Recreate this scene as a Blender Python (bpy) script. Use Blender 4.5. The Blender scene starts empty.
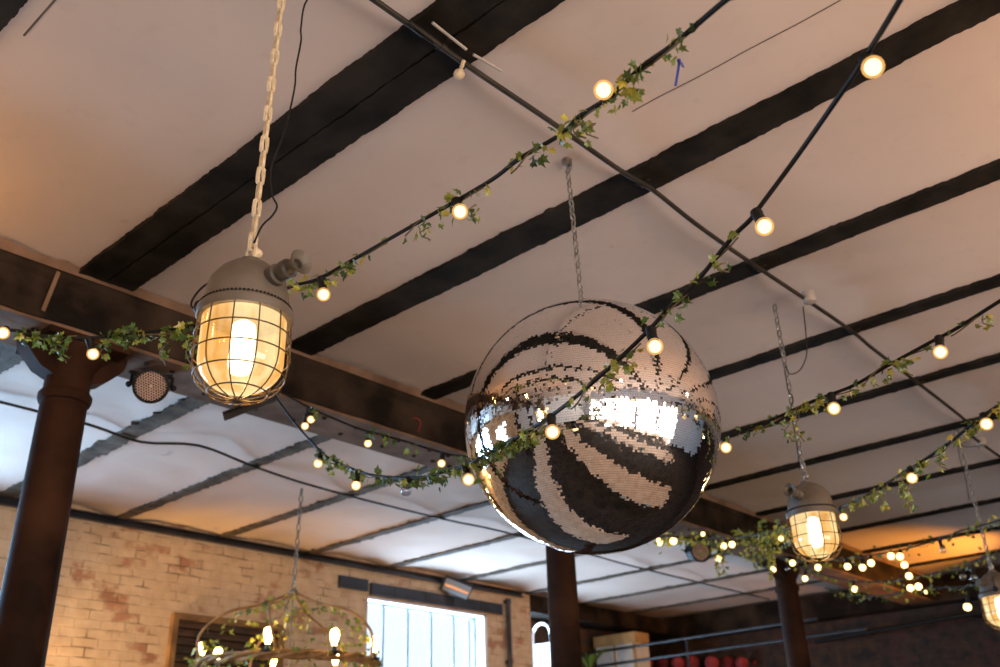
import bpy, math, random
import numpy as np
from mathutils import Vector, Matrix, noise

# ------------------------------------------------------------------ camera, world, light, exposure
H = 2.5                       # ceiling height above the camera (m); the plan is measured in this unit
CAMZ = 1.6
PITCH, ROLL, YAW, FPX = math.radians(25.9), math.radians(-1.845), math.radians(-41.6), 946.35
scene = bpy.context.scene
COL = scene.collection
FWD = Vector((math.sin(YAW)*math.cos(PITCH), math.cos(YAW)*math.cos(PITCH), math.sin(PITCH)))
_r = FWD.cross(Vector((0, 0, 1))).normalized(); _u = _r.cross(FWD)
RIGHT = math.cos(ROLL)*_r + math.sin(ROLL)*_u
UP = -math.sin(ROLL)*_r + math.cos(ROLL)*_u
cam_data = bpy.data.cameras.new('camera')
cam = bpy.data.objects.new('camera', cam_data); COL.objects.link(cam)
cam_data.sensor_width = 36.0
cam_data.lens = FPX*36.0/1000.0
cam_data.clip_start = 0.05
cam.matrix_world = Matrix(((RIGHT.x, UP.x, -FWD.x, 0), (RIGHT.y, UP.y, -FWD.y, 0), (RIGHT.z, UP.z, -FWD.z, CAMZ), (0, 0, 0, 1)))
cam_data.dof.use_dof = True
cam_data.dof.focus_distance = 2.95
cam_data.dof.aperture_fstop = 3.2
scene.camera = cam

world = bpy.data.worlds.new('world'); scene.world = world; world.use_nodes = True
world.node_tree.nodes['Background'].inputs[0].default_value = (0.75, 0.87, 1.0, 1)
world.node_tree.nodes['Background'].inputs[1].default_value = 1.35
scene.view_settings.view_transform = 'Standard'
scene.view_settings.look = 'None'
scene.view_settings.exposure = 0.10
scene.view_settings.gamma = 1.0
scene.view_settings.use_curve_mapping = False
scene.cycles.use_denoising = True
scene.cycles.max_bounces = 8
scene.cycles.diffuse_bounces = 4
scene.cycles.transparent_max_bounces = 16
scene.cycles.sample_clamp_indirect = 6.0

def hz(z): return CAMZ + z*H
def W(x, y, z): return Vector((x*H, y*H, hz(z)))
def at(px, py, d):
    v = FWD + (px-500)/FPX*RIGHT - (py-333.5)/FPX*UP
    v = v.normalized()*d*H
    return Vector((v.x, v.y, v.z+CAMZ))

def area(name, loc, size, direction, power, color):
    l = bpy.data.lights.new(name, 'AREA'); l.shape = 'RECTANGLE'; l.size, l.size_y = size
    l.energy = power; l.color = color
    o = bpy.data.objects.new(name, l); COL.objects.link(o); o.location = loc
    o.rotation_euler = Vector(direction).to_track_quat('-Z', 'Y').to_euler()
    return o
XL, XR, YB, YE, YC = -3.5, 1.9, -3.2, 5.6, 4.12     # walls, in H
# daylight just outside the panes of each window
WIN_L = [(2.949, 3.70, 0.05, 0.842, 440, (0.48, 0.72, 1.0)), (-0.20, 1.02, 0.24, 0.84, 520, (0.36, 0.65, 1.0)), (-1.9, -0.8, -0.20, 0.62, 40, (0.95, 0.90, 0.85))]
WIN_R = [(-2.6, -1.7), (-1.6, -0.7), (-0.6, 0.3), (0.4, 1.3), (1.4, 2.3)]
WRZ = (-0.52, 0.62)
for i, (y0, y1, z0, z1, p, c) in enumerate(WIN_L):
    e = 0.35 if i == 0 else 0.0          # the sky seen through the slanting reveal
    area('daylight_left', W(XL-0.12, (y0+y1)/2+e, (z0+z1)/2), ((y1-y0+2*e)*H, (z1-z0)*H), (1, 0, 0), p, c)
for (y0, y1) in WIN_R:
    area('daylight_right', W(XR+0.10, (y0+y1)/2, (WRZ[0]+WRZ[1])/2), ((y1-y0)*H, (WRZ[1]-WRZ[0])*H), (-1, 0, 0), 165, (1.0, 0.79, 0.64))

# ------------------------------------------------------------------ materials
def mat(name):
    m = bpy.data.materials.new(name); m.use_nodes = True
    nt = m.node_tree
    return m, nt, nt.nodes, nt.links, nt.nodes['Principled BSDF']
def ramp(N, stops):
    r = N.new('ShaderNodeValToRGB'); e = r.color_ramp.elements
    while len(e) < len(stops): e.new(0.5)
    for k, (p, c) in enumerate(stops): e[k].position = p; e[k].color = (*c, 1)
    return r
def noisy(name, c0, c1, scale=6, rough=0.7, metal=0.0, bump=0.0, detail=6, lo=0.35, hi=0.68, bscale=None, spec=0.5):
    m, nt, N, L, P = mat(name)
    tc = N.new('ShaderNodeTexCoord'); n = N.new('ShaderNodeTexNoise')
    n.inputs['Scale'].default_value = scale; n.inputs['Detail'].default_value = detail
    L.new(tc.outputs['Object'], n.inputs['Vector'])
    r = ramp(N, [(lo, c0), (hi, c1)])
    L.new(n.outputs['Fac'], r.inputs[0]); L.new(r.outputs[0], P.inputs['Base Color'])
    P.inputs['Roughness'].default_value = rough; P.inputs['Metallic'].default_value = metal; P.inputs['Specular IOR Level'].default_value = spec
    if bump:
        b = N.new('ShaderNodeBump'); b.inputs['Strength'].default_value = bump; b.inputs['Distance'].default_value = 0.02
        n2 = N.new('ShaderNodeTexNoise'); n2.inputs['Scale'].default_value = bscale or scale*4; n2.inputs['Detail'].default_value = 4
        L.new(tc.outputs['Object'], n2.inputs['Vector'])
        L.new(n2.outputs['Fac'], b.inputs['Height']); L.new(b.outputs[0], P.inputs['Normal'])
    return m
def emit(name, color, strength, clear=0.0, rim=(1, 1, 1)):
    m, nt, N, L, P = mat(name); N.remove(P)
    e = N.new('ShaderNodeEmission'); e.inputs[0].default_value = (*color, 1); e.inputs[1].default_value = strength
    out = N['Material Output']
    if clear:
        t = N.new('ShaderNodeBsdfTransparent'); t.inputs[0].default_value = (*rim, 1)
        mx = N.new('ShaderNodeMixShader'); mx.inputs[0].default_value = 1-clear
        L.new(t.outputs[0], mx.inputs[1]); L.new(e.outputs[0], mx.inputs[2]); L.new(mx.outputs[0], out.inputs[0])
    else: L.new(e.outputs[0], out.inputs[0])
    return m
def clear_glass(name, tint=(1, 1, 1), gloss=0.12):
    m, nt, N, L, P = mat(name); N.remove(P)
    t = N.new('ShaderNodeBsdfTransparent'); t.inputs[0].default_value = (*tint, 1)
    g = N.new('ShaderNodeBsdfGlossy'); g.inputs['Roughness'].default_value = 0.05
    mx = N.new('ShaderNodeMixShader'); mx.inputs[0].default_value = gloss
    L.new(t.outputs[0], mx.inputs[1]); L.new(g.outputs[0], mx.inputs[2]); L.new(mx.outputs[0], N['Material Output'].inputs[0])
    return m

M = {}
def plaster():
    m, nt, N, L, P = mat('ceiling_plaster')
    tc = N.new('ShaderNodeTexCoord')
    a = N.new('ShaderNodeTexNoise'); a.inputs['Scale'].default_value = 0.9; a.inputs['Detail'].default_value = 5
    b = N.new('ShaderNodeTexNoise'); b.inputs['Scale'].default_value = 11; b.inputs['Detail'].default_value = 6
    L.new(tc.outputs['Object'], a.inputs['Vector']); L.new(tc.outputs['Object'], b.inputs['Vector'])
    ra = ramp(N, [(0.30, (0.62, 0.49, 0.415)), (0.60, (0.69, 0.55, 0.475))])
    rb = ramp(N, [(0.28, (0.72, 0.68, 0.64)), (0.42, (1, 1, 1))])
    L.new(a.outputs['Fac'], ra.inputs[0]); L.new(b.outputs['Fac'], rb.inputs[0])
    mx = N.new('ShaderNodeMix'); mx.data_type = 'RGBA'; mx.blend_type = 'MULTIPLY'; mx.inputs[0].default_value = 0.15
    L.new(ra.outputs[0], mx.inputs[6]); L.new(rb.outputs[0], mx.inputs[7])
    # small dirt spots
    s = N.new('ShaderNodeTexNoise'); s.inputs['Scale'].default_value = 3.2; s.inputs['Detail'].default_value = 2; s.inputs['Roughness'].default_value = 0.8
    L.new(tc.outputs['Object'], s.inputs['Vector'])
    rs = ramp(N, [(0.20, (0.35, 0.28, 0.2)), (0.27, (1, 1, 1))]); L.new(s.outputs['Fac'], rs.inputs[0])
    m2 = N.new('ShaderNodeMix'); m2.data_type = 'RGBA'; m2.blend_type = 'MULTIPLY'; m2.inputs[0].default_value = 0.4
    L.new(mx.outputs[2], m2.inputs[6]); L.new(rs.outputs[0], m2.inputs[7])
    L.new(m2.outputs[2], P.inputs['Base Color'])
    P.inputs['Roughness'].default_value = 0.9
    bp = N.new('ShaderNodeBump'); bp.inputs['Strength'].default_value = 0.12; bp.inputs['Distance'].default_value = 0.02
    L.new(b.outputs['Fac'], bp.inputs['Height']); L.new(bp.outputs[0], P.inputs['Normal'])
    return m
M['plaster'] = plaster()
def brick(name, paint0, paint1, bare, mortar, worn=0.52, axis='YZ', scale=1.0):
    m, nt, N, L, P = mat(name)
    tc = N.new('ShaderNodeTexCoord'); sp = N.new('ShaderNodeSeparateXYZ'); cb = N.new('ShaderNodeCombineXYZ')
    L.new(tc.outputs['Object'], sp.inputs[0])
    L.new(sp.outputs['Y' if axis == 'YZ' else 'X'], cb.inputs[0]); L.new(sp.outputs['Z'], cb.inputs[1])
    wob = N.new('ShaderNodeTexNoise'); wob.inputs['Scale'].default_value = 3.5; L.new(cb.outputs[0], wob.inputs['Vector'])
    add = N.new('ShaderNodeMix'); add.data_type = 'RGBA'; add.blend_type = 'LINEAR_LIGHT'; add.inputs[0].default_value = 0.012
    L.new(cb.outputs[0], add.inputs[6]); L.new(wob.outputs['Color'], add.inputs[7])
    bt = N.new('ShaderNodeTexBrick'); bt.inputs['Scale'].default_value = scale
    bt.inputs['Brick Width'].default_value = 0.24; bt.inputs['Row Height'].default_value = 0.085
    bt.inputs['Mortar Size'].default_value = 0.008; bt.inputs['Mortar Smooth'].default_value = 0.4
    bt.inputs['Color1'].default_value = (0, 0, 0, 1); bt.inputs['Color2'].default_value = (1, 1, 1, 1); bt.inputs['Mortar'].default_value = (0.5, 0.5, 0.5, 1)
    L.new(add.outputs[2], bt.inputs['Vector'])
    n1 = N.new('ShaderNodeTexNoise'); n1.inputs['Scale'].default_value = 2.2; n1.inputs['Detail'].default_value = 8; n1.inputs['Roughness'].default_value = 0.65
    L.new(cb.outputs[0], n1.inputs['Vector'])
    rp = ramp(N, [(0.35, paint0), (0.65, paint1)]); n2 = N.new('ShaderNodeTexNoise'); n2.inputs['Scale'].default_value = 7; n2.inputs['Detail'].default_value = 5
    L.new(cb.outputs[0], n2.inputs['Vector']); L.new(n2.outputs['Fac'], rp.inputs[0])
    # bare brick patches, brick by brick
    mixn = N.new('ShaderNodeMath'); mixn.operation = 'MULTIPLY_ADD'; mixn.inputs[1].default_value = 0.16
    L.new(bt.outputs['Color'], mixn.inputs[0]); L.new(n1.outputs['Fac'], mixn.inputs[2])
    rw = ramp(N, [(worn, (0, 0, 0)), (worn+0.09, (1, 1, 1))]); L.new(mixn.outputs[0], rw.inputs[0])
    rb = ramp(N, [(0.0, bare), (1.0, tuple(c*1.7 for c in bare))]); L.new(bt.outputs['Color'], rb.inputs[0])
    a = N.new('ShaderNodeMix'); a.data_type = 'RGBA'
    L.new(rw.outputs[0], a.inputs[0]); L.new(rp.outputs[0], a.inputs[6]); L.new(rb.outputs[0], a.inputs[7])
    # open joints, broken up so most stay painted over
    n3 = N.new('ShaderNodeTexNoise'); n3.inputs['Scale'].default_value = 5; L.new(cb.outputs[0], n3.inputs['Vector'])
    r3 = ramp(N, [(0.48, (0.06, 0.06, 0.06)), (0.68, (0.9, 0.9, 0.9))]); L.new(n3.outputs['Fac'], r3.inputs[0])
    mm = N.new('ShaderNodeMath'); mm.operation = 'MULTIPLY'; L.new(bt.outputs['Fac'], mm.inputs[0]); L.new(r3.outputs[0], mm.inputs[1])
    b = N.new('ShaderNodeMix'); b.data_type = 'RGBA'
    L.new(mm.outputs[0], b.inputs[0]); L.new(a.outputs[2], b.inputs[6]); b.inputs[7].default_value = (*mortar, 1)
    L.new(b.outputs[2], P.inputs['Base Color']); P.inputs['Roughness'].default_value = 0.85
    bp = N.new('ShaderNodeBump'); bp.inputs['Strength'].default_value = 0.45; bp.inputs['Distance'].default_value = 0.02; bp.invert = True
    hh = N.new('ShaderNodeMath'); hh.operation = 'ADD'; L.new(bt.outputs['Fac'], hh.inputs[0]); L.new(n2.outputs['Fac'], hh.inputs[1])
    L.new(hh.outputs[0], bp.inputs['Height']); L.new(bp.outputs[0], P.inputs['Normal'])
    return m
M['brick'] = brick('painted_brick', (0.58, 0.41, 0.26), (0.70, 0.52, 0.35), (0.27, 0.135, 0.08), (0.16, 0.09, 0.05), 0.63)
M['brick_end'] = brick('mural_brick', (0.008, 0.006, 0.005), (0.055, 0.023, 0.009), (0.035, 0.010, 0.007), (0.01, 0.007, 0.006), 0.62, 'XZ')
M['brick_white'] = brick('white_brick', (0.74, 0.73, 0.73), (0.82, 0.81, 0.80), (0.55, 0.45, 0.4), (0.4, 0.38, 0.36), 0.75)
M['brick_dark'] = brick('dark_brick', (0.045, 0.032, 0.025), (0.08, 0.055, 0.04), (0.07, 0.035, 0.02), (0.02, 0.015, 0.01), 0.5)
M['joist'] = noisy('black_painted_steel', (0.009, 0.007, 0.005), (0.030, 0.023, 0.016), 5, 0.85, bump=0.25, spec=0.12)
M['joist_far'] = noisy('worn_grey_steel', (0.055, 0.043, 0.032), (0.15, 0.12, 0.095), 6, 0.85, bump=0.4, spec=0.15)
M['beam'] = noisy('dark_brown_beam', (0.009, 0.006, 0.004), (0.062, 0.038, 0.024), 2.6, 0.85, bump=0.5, bscale=16, lo=0.42, hi=0.78, spec=0.12)
M['soffit'] = noisy('mid_brown_timber', (0.11, 0.062, 0.038), (0.24, 0.145, 0.095), 3, 0.9, bump=0.4, bscale=14, spec=0.15)  # soffit in a lighter brown than the beam face
M['column'] = noisy('rusty_black_iron', (0.014, 0.007, 0.0045), (0.050, 0.021, 0.011), 3, 0.7, bump=0.12, bscale=25, spec=0.06)
M['steel'] = noisy('dark_steel', (0.02, 0.022, 0.026), (0.05, 0.055, 0.065), 5, 0.35, 0.3)
M['channel'] = noisy('blue_black_channel', (0.01, 0.012, 0.016), (0.03, 0.035, 0.05), 5, 0.3, 0.2)
M['conduit'] = noisy('painted_conduit', (0.014, 0.011, 0.008), (0.040, 0.030, 0.020), 8, 0.5, spec=0.25)
M['black'] = noisy('black_rubber', (0.006, 0.006, 0.006), (0.014, 0.012, 0.010), 30, 0.6, spec=0.2)
M['greybox'] = noisy('grey_plastic', (0.30, 0.26, 0.22), (0.42, 0.36, 0.31), 12, 0.6)
M['creamchain'] = noisy('cream_painted_chain', (0.50, 0.37, 0.22), (0.72, 0.58, 0.38), 40, 0.6, bump=0.3)
M['chain'] = noisy('dull_steel_chain', (0.16, 0.145, 0.125), (0.34, 0.31, 0.27), 40, 0.4, 0.6)
M['lamp_paint'] = noisy('taupe_lamp_enamel', (0.090, 0.070, 0.052), (0.140, 0.110, 0.084), 9, 0.5, bump=0.08, bscale=60, spec=0.3)
M['lamp_dark'] = noisy('weathered_lamp_fitting', (0.06, 0.05, 0.04), (0.16, 0.13, 0.10), 14, 0.5, 0.2, spec=0.3)
M['cage'] = noisy('brass_brown_wire', (0.05, 0.03, 0.012), (0.12, 0.075, 0.03), 20, 0.5, 0.2, spec=0.3)
M['tube'] = emit('lamp_tube_glow', (1.0, 0.80, 0.52), 14)
M['core'] = emit('bulb_core_glow', (1.0, 0.74, 0.42), 5)
M['bulb'] = emit('warm_bulb_glass', (1.0, 0.55, 0.20), 1.3, 0.6, (1, 0.85, 0.6))
M['bulbfar'] = emit('warm_bulb_frosted', (1.0, 0.66, 0.25), 4.5)
M['edison'] = emit('amber_edison_glow', (1.0, 0.60, 0.20), 36)
M['element'] = emit('glowing_element', (1.0, 0.35, 0.06), 1.2)
M['dead'] = clear_glass('unlit_bulb_glass', (0.8, 0.85, 0.9), 0.25)
M['pane'] = clear_glass('window_glass', (0.97, 0.99, 1.0), 0.05)
M['mirror_backing'] = noisy('grey_grout', (0.04, 0.035, 0.03), (0.08, 0.07, 0.06), 40, 0.6)
def mirror():
    m, nt, N, L, P = mat('mirror_facets')
    P.inputs['Base Color'].default_value = (0.86, 0.84, 0.83, 1); P.inputs['Metallic'].default_value = 1; P.inputs['Roughness'].default_value = 0.03
    return m
M['mirror'] = mirror()
def lamp_glass():
    m, nt, N, L, P = mat('glowing_ribbed_glass'); N.remove(P)
    tc = N.new('ShaderNodeTexCoord'); mp = N.new('ShaderNodeMapping'); mp.inputs['Scale'].default_value = (14, 14, 3.5)
    n = N.new('ShaderNodeTexNoise'); n.inputs['Scale'].default_value = 1.0; n.inputs['Detail'].default_value = 3
    L.new(tc.outputs['Object'], mp.inputs[0]); L.new(mp.outputs[0], n.inputs['Vector'])
    r = ramp(N, [(0.38, (0.82, 0.38, 0.08)), (0.56, (1.0, 0.74, 0.36))]); L.new(n.outputs['Fac'], r.inputs[0])
    e = N.new('ShaderNodeEmission'); e.inputs[1].default_value = 1.4; L.new(r.outputs[0], e.inputs[0])
    t = N.new('ShaderNodeBsdfTransparent'); t.inputs[0].default_value = (1, 0.93, 0.8, 1)
    g = N.new('ShaderNodeBsdfGlossy'); g.inputs['Roughness'].default_value = 0.08
    mx = N.new('ShaderNodeMixShader'); mx.inputs[0].default_value = 0.62
    m2 = N.new('ShaderNodeMixShader'); m2.inputs[0].default_value = 0.08
    L.new(t.outputs[0], mx.inputs[1]); L.new(e.outputs[0], mx.inputs[2]); L.new(mx.outputs[0], m2.inputs[1]); L.new(g.outputs[0], m2.inputs[2])
    L.new(m2.outputs[0], N['Material Output'].inputs[0])
    return m
M['lamp_glass'] = lamp_glass()
def leaf():
    m, nt, N, L, P = mat('ivy_leaf'); N.remove(P)
    a = N.new('ShaderNodeAttribute'); a.attribute_name = 'tint'
    r = ramp(N, [(0.0, (0.022, 0.055, 0.012)), (0.40, (0.085, 0.15, 0.022)), (0.68, (0.25, 0.27, 0.03)), (1.0, (0.62, 0.50, 0.06))])
    L.new(a.outputs['Fac'], r.inputs[0])
    d = N.new('ShaderNodeBsdfDiffuse'); t = N.new('ShaderNodeBsdfTranslucent'); g = N.new('ShaderNodeBsdfGlossy'); g.inputs['Roughness'].default_value = 0.35
    L.new(r.outputs[0], d.inputs[0]); L.new(r.outputs[0], t.inputs[0])
    m1 = N.new('ShaderNodeMixShader'); m1.inputs[0].default_value = 0.45; m2 = N.new('ShaderNodeMixShader'); m2.inputs[0].default_value = 0.07
    L.new(d.outputs[0], m1.inputs[1]); L.new(t.outputs[0], m1.inputs[2]); L.new(m1.outputs[0], m2.inputs[1]); L.new(g.outputs[0], m2.inputs[2])
    L.new(m2.outputs[0], N['Material Output'].inputs[0])
    return m
M['leaf'] = leaf()
M['stem'] = noisy('vine_stem', (0.07, 0.045, 0.02), (0.18, 0.12, 0.05), 20, 0.7)
M['branch'] = noisy('orange_brown_branch', (0.20, 0.095, 0.03), (0.42, 0.22, 0.08), 10, 0.7, bump=0.4)
M['honey'] = noisy('pinkish_brown_mesh', (0.62, 0.40, 0.31), (0.75, 0.52, 0.42), 60, 0.7)
M['wood'] = noisy('orange_pine', (0.42, 0.24, 0.09), (0.60, 0.38, 0.17), 5, 0.6)
M['oldwood'] = noisy('ochre_timber_frame', (0.16, 0.085, 0.03), (0.30, 0.17, 0.065), 6, 0.6, bump=0.3)
M['white'] = noisy('white_paint', (0.72, 0.72, 0.72), (0.80, 0.80, 0.80), 8, 0.5)
M['casement'] = noisy('grey_blue_casement_paint', (0.16, 0.20, 0.25), (0.24, 0.28, 0.33), 8, 0.6)
M['chrome'] = noisy('polished_metal', (0.7, 0.72, 0.75), (0.8, 0.82, 0.85), 4, 0.3, 0.8)
M['red'] = noisy('red_fabric', (0.20, 0.018, 0.02), (0.34, 0.04, 0.04), 12, 0.9)
M['bluecloth'] = noisy('blue_ribbon', (0.005, 0.012, 0.14), (0.01, 0.03, 0.25), 20, 0.6)
M['floor'] = noisy('dark_floorboards', (0.016, 0.012, 0.009), (0.05, 0.036, 0.027), 3, 0.7, spec=0.15)
M['tabletop'] = noisy('pale_oak_tabletop', (0.42, 0.31, 0.22), (0.56, 0.44, 0.33), 5, 0.5)
M['redpaint'] = noisy('red_paint', (0.35, 0.01, 0.02), (0.5, 0.02, 0.03), 20, 0.6)

# ------------------------------------------------------------------ mesh helpers
class MB:
    def __init__(s): s.v = []; s.f = []; s.mi = []
    def add(s, vs, fs, mi=0):
        o = len(s.v); s.v += [tuple(v) for v in vs]; s.f += [tuple(o+i for i in f) for f in fs]; s.mi += [mi]*len(fs); return s
    def box(s, a, b, mi=0):
        (x0, y0, z0), (x1, y1, z1) = a, b
        return s.add([(x0, y0, z0), (x1, y0, z0), (x1, y1, z0), (x0, y1, z0), (x0, y0, z1), (x1, y0, z1), (x1, y1, z1), (x0, y1, z1)],
                     [(3, 2, 1, 0), (4, 5, 6, 7), (0, 1, 5, 4), (1, 2, 6, 5), (2, 3, 7, 6), (3, 0, 4, 7)], mi)
    def bar(s, p, q, w, h, up=(0, 0, 1)):
        p, q = Vector(p), Vector(q); d = (q-p).normalized(); u = Vector(up)
        if abs(d.dot(u)) > 0.95: u = Vector((1, 0, 0))
        a = d.cross(u).normalized()*w/2; b = a.cross(d).normalized()*h/2
        vs = [e+i*a+j*b for e in (p, q) for i, j in ((-1, -1), (1, -1), (1, 1), (-1, 1))]
        return s.add(vs, [(3, 2, 1, 0), (4, 5, 6, 7), (0, 1, 5, 4), (1, 2, 6, 5), (2, 3, 7, 6), (3, 0, 4, 7)])
    def tube(s, pts, r, n=6, closed=False, caps=True):
        pts = [Vector(p) for p in pts]; k = len(pts); rs = r if isinstance(r, (list, tuple)) else [r]*k
        vs = []; prev = None
        for i, p in enumerate(pts):
            if closed: t = pts[(i+1) % k]-pts[i-1]
            else: t = pts[min(i+1, k-1)]-pts[max(i-1, 0)]
            t = t.normalized()
            if prev is None:
                a = t.cross(Vector((0, 0, 1)))
                if a.length < 0.1: a = t.cross(Vector((1, 0, 0)))
            else:
                a = prev-t*prev.dot(t)
                if a.length < 1e-4: a = t.cross(Vector((0, 0, 1)))
            a.normalize(); prev = a; b = t.cross(a)
            for j in range(n):
                an = 2*math.pi*j/n; vs.append(p+(a*math.cos(an)+b*math.sin(an))*rs[i])
        fs = []
        for i in range(k if closed else k-1):
            i2 = (i+1) % k
            for j in range(n): fs.append((i*n+j, i*n+(j+1) % n, i2*n+(j+1) % n, i2*n+j))
        if caps and not closed: fs.append(tuple(range(n-1, -1, -1))); fs.append(tuple((k-1)*n+j for j in range(n)))
        return s.add(vs, fs)
    def lathe(s, prof, c=(0, 0, 0), axis=(0, 0, 1), n=24, cap=True, mi=0):
        ax = Vector(axis).normalized(); a = ax.orthogonal().normalized(); b = ax.cross(a); c = Vector(c); vs = []
        for r, z in prof:
            for j in range(n):
                t = 2*math.pi*j/n; vs.append(c+ax*z+(a*math.cos(t)+b*math.sin(t))*r)
        k = len(prof); fs = [(i*n+j, i*n+(j+1) % n, (i+1)*n+(j+1) % n, (i+1)*n+j) for i in range(k-1) for j in range(n)]
        if cap: fs.append(tuple(range(n-1, -1, -1))); fs.append(tuple((k-1)*n+j for j in range(n)))
        return s.add(vs, fs, mi)
    def ball(s, c, r, n=12, m=8, sz=1.0):
        return s.lathe([(max(1e-4, r*math.sin(math.pi*i/m)), -r*sz*math.cos(math.pi*i/m)) for i in range(m+1)], c, (0, 0, 1), n)
    def build(s, name, mats, parent=None, origin=None, smooth=True, angle=40):
        o = Vector(origin) if origin is not None else Vector((0, 0, 0))
        me = bpy.data.meshes.new(name)
        me.from_pydata([(x-o.x, y-o.y, z-o.z) for x, y, z in s.v], [], s.f)
        for m in (mats if isinstance(mats, (list, tuple)) else [mats]): me.materials.append(M[m])
        if any(s.mi): me.polygons.foreach_set('material_index', s.mi)
        if smooth:
            me.polygons.foreach_set('use_smooth', [True]*len(me.polygons)); me.set_sharp_from_angle(angle=math.radians(angle))
        me.update()
        ob = bpy.data.objects.new(name, me); COL.objects.link(ob)
        if parent is not None: ob.parent = parent
        elif origin is not None: ob.location = o
        return ob
def tag(o, label=None, cat=None, group=None, kind=None):
    if label: o['label'] = label
    if cat: o['category'] = cat
    if group: o['group'] = group
    if kind: o['kind'] = kind
    return o
def empty(name, loc, label=None, cat=None, group=None, kind=None):
    o = bpy.data.objects.new(name, None); COL.objects.link(o); o.location = loc; o.empty_display_size = 0.1
    return tag(o, label, cat, group, kind)
def copy_tree(o, parent=None):
    c = o.copy(); COL.objects.link(c)
    if parent is not None: c.parent = parent
    for ch in list(o.children): copy_tree(ch, c)
    return c
def catmull(pts, n=6):
    P = [Vector(p) for p in pts]; P = [2*P[0]-P[1]]+P+[2*P[-1]-P[-2]]; out = []
    for i in range(1, len(P)-2):
        a, b, c, d = P[i-1:i+3]
        for k in range(n):
            t = k/n; out.append(0.5*((2*b)+(c-a)*t+(2*a-5*b+4*c-d)*t*t+(3*b-a-3*c+d)*t**3))
    out.append(P[-2]); return out
def pxpath(rows):
    """rows (px, py[, distance in H]); distances given at some rows, spread evenly between"""
    s = [0.0]
    for a, b in zip(rows, rows[1:]): s.append(s[-1]+math.hypot(b[0]-a[0], b[1]-a[1]))
    known = [(s[i], r[2]) for i, r in enumerate(rows) if len(r) > 2]
    d = np.interp(s, [k[0] for k in known], [k[1] for k in known])
    return [at(r[0], r[1], dd) for r, dd in zip(rows, d)]
def chain(mb, path, link, width, wire, n=6, m=10):
    path = [Vector(p) for p in path]; acc = [0.0]
    for a, b in zip(path, path[1:]): acc.append(acc[-1]+(b-a).length)
    step = link-2.2*wire; k = max(2, int(acc[-1]/step))
    def pos(t):
        for i in range(len(path)-1):
            if t <= acc[i+1] or i == len(path)-2: return path[i].lerp(path[i+1], (t-acc[i])/(acc[i+1]-acc[i]))
    for i in range(k):
        t = (i+0.5)*acc[-1]/k
        c = pos(t); d = (pos(min(t+0.01, acc[-1]))-pos(max(t-0.01, 0))).normalized()
        a = d.orthogonal().normalized(); a = Matrix.Rotation(0.55+(i % 2)*math.pi/2, 3, d) @ a
        pts = []
        hl, hw = link/2-wire, width/2-wire
        for j in range(m):
            an = 2*math.pi*j/m; ca, sa = math.cos(an), math.sin(an)
            pts.append(c+a*ca*hw+d*(sa*hw+math.copysign(max(0, hl-hw), sa) if abs(sa) > 1e-6 else 0))
        mb.tube(pts, wire, n, closed=True)
    return mb
def struct(o, label=None, cat=None): return tag(o, label, cat, None, 'structure')

# ------------------------------------------------------------------ structure: floor, ceiling, joists, beam, columns, walls
b = MB(); b.box((-3.88*H, YB*H-0.3, -0.2), (XR*H+0.4, YE*H+0.3, 0)); struct(b.build('floor', 'floor'))
JO = [(-2.50, .05), (-2.04, .05), (-1.58, .05), (-1.12, .05), (-.66, .05), (-.2, .05), (.255, .08), (.751, .118), (1.250, .078), (1.688, .055), (2.140, .046), (2.597, .046), (3.060, .045), (3.555, .044), (4.095, .044), (4.600, .044), (5.10, .044)]
edges = [YB-0.1]+[j[0] for j in JO]+[YE+0.1]
def ceil_z(x, y):
    for a, c in zip(edges, edges[1:]):
        if a <= y <= c:
            t = (y-a)/(c-a); v = 1-(2*t-1)**2
            rise = 0.030 if y < 1.3 else 0.045
            return hz(1.0)+rise*v+0.010*v*noise.noise(Vector((x*3.2, y*4, 1.0)))+(0.006 if x > -1.9 else 0.028)*noise.noise(Vector((x*9, y*9, 4.0)))*min(1, v*2)
    return hz(1.0)
b = MB(); xs = np.arange(-3.95, XR+0.101, 0.05); ys = []
for a, c in zip(edges, edges[1:]): ys += list(np.linspace(a, c, 13)[:-1])
ys.append(edges[-1])
vs = [(x*H, y*H, ceil_z(x, y)) for y in ys for x in xs]; nx = len(xs)
fs = [(j*nx+i, (j+1)*nx+i, (j+1)*nx+i+1, j*nx+i+1) for j in range(len(ys)-1) for i in range(nx-1)]
b.add(vs, fs); ce = struct(b.build('ceiling', 'plaster', smooth=True, angle=180))
def strip(x0, x1, yc, w, z, t, rag, seed, step=0.0035):
    """a steel flange set in the plaster, its paint edge ragged"""
    m = MB(); n = int((x1-x0)/step)+1; vs = []
    for i in range(n+1):
        x = x0+(x1-x0)*i/n
        e = [rag*(noise.noise(Vector((x*13, seed+s*31.7, 0)))*0.45+noise.noise(Vector((x*42, seed+s*17.1, 3)))*0.45+noise.noise(Vector((x*110, seed+s*5.1, 9)))*0.35+max(0, noise.noise(Vector((x*24, seed+s*9.3, 7)))-0.36)*2.0) for s in (0, 1)]
        y0, y1 = yc-w/2-e[0], yc+w/2+e[1]-(max(0, min(1, (x+0.75)/0.6))*0.022 if 1.2 < yc < 1.3 else 0)
        vs += [(x*H, y0*H, z), (x*H, y1*H, z), (x*H, y1*H, z+t), (x*H, y0*H, z+t)]
    fs = []
    for i in range(n):
        for j in range(4): fs.append((i*4+j, i*4+(j+1) % 4, i*4+4+(j+1) % 4, i*4+4+j))
    fs += [(3, 2, 1, 0), tuple(n*4+j for j in range(4))]
    return m.add(vs, fs)
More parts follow.
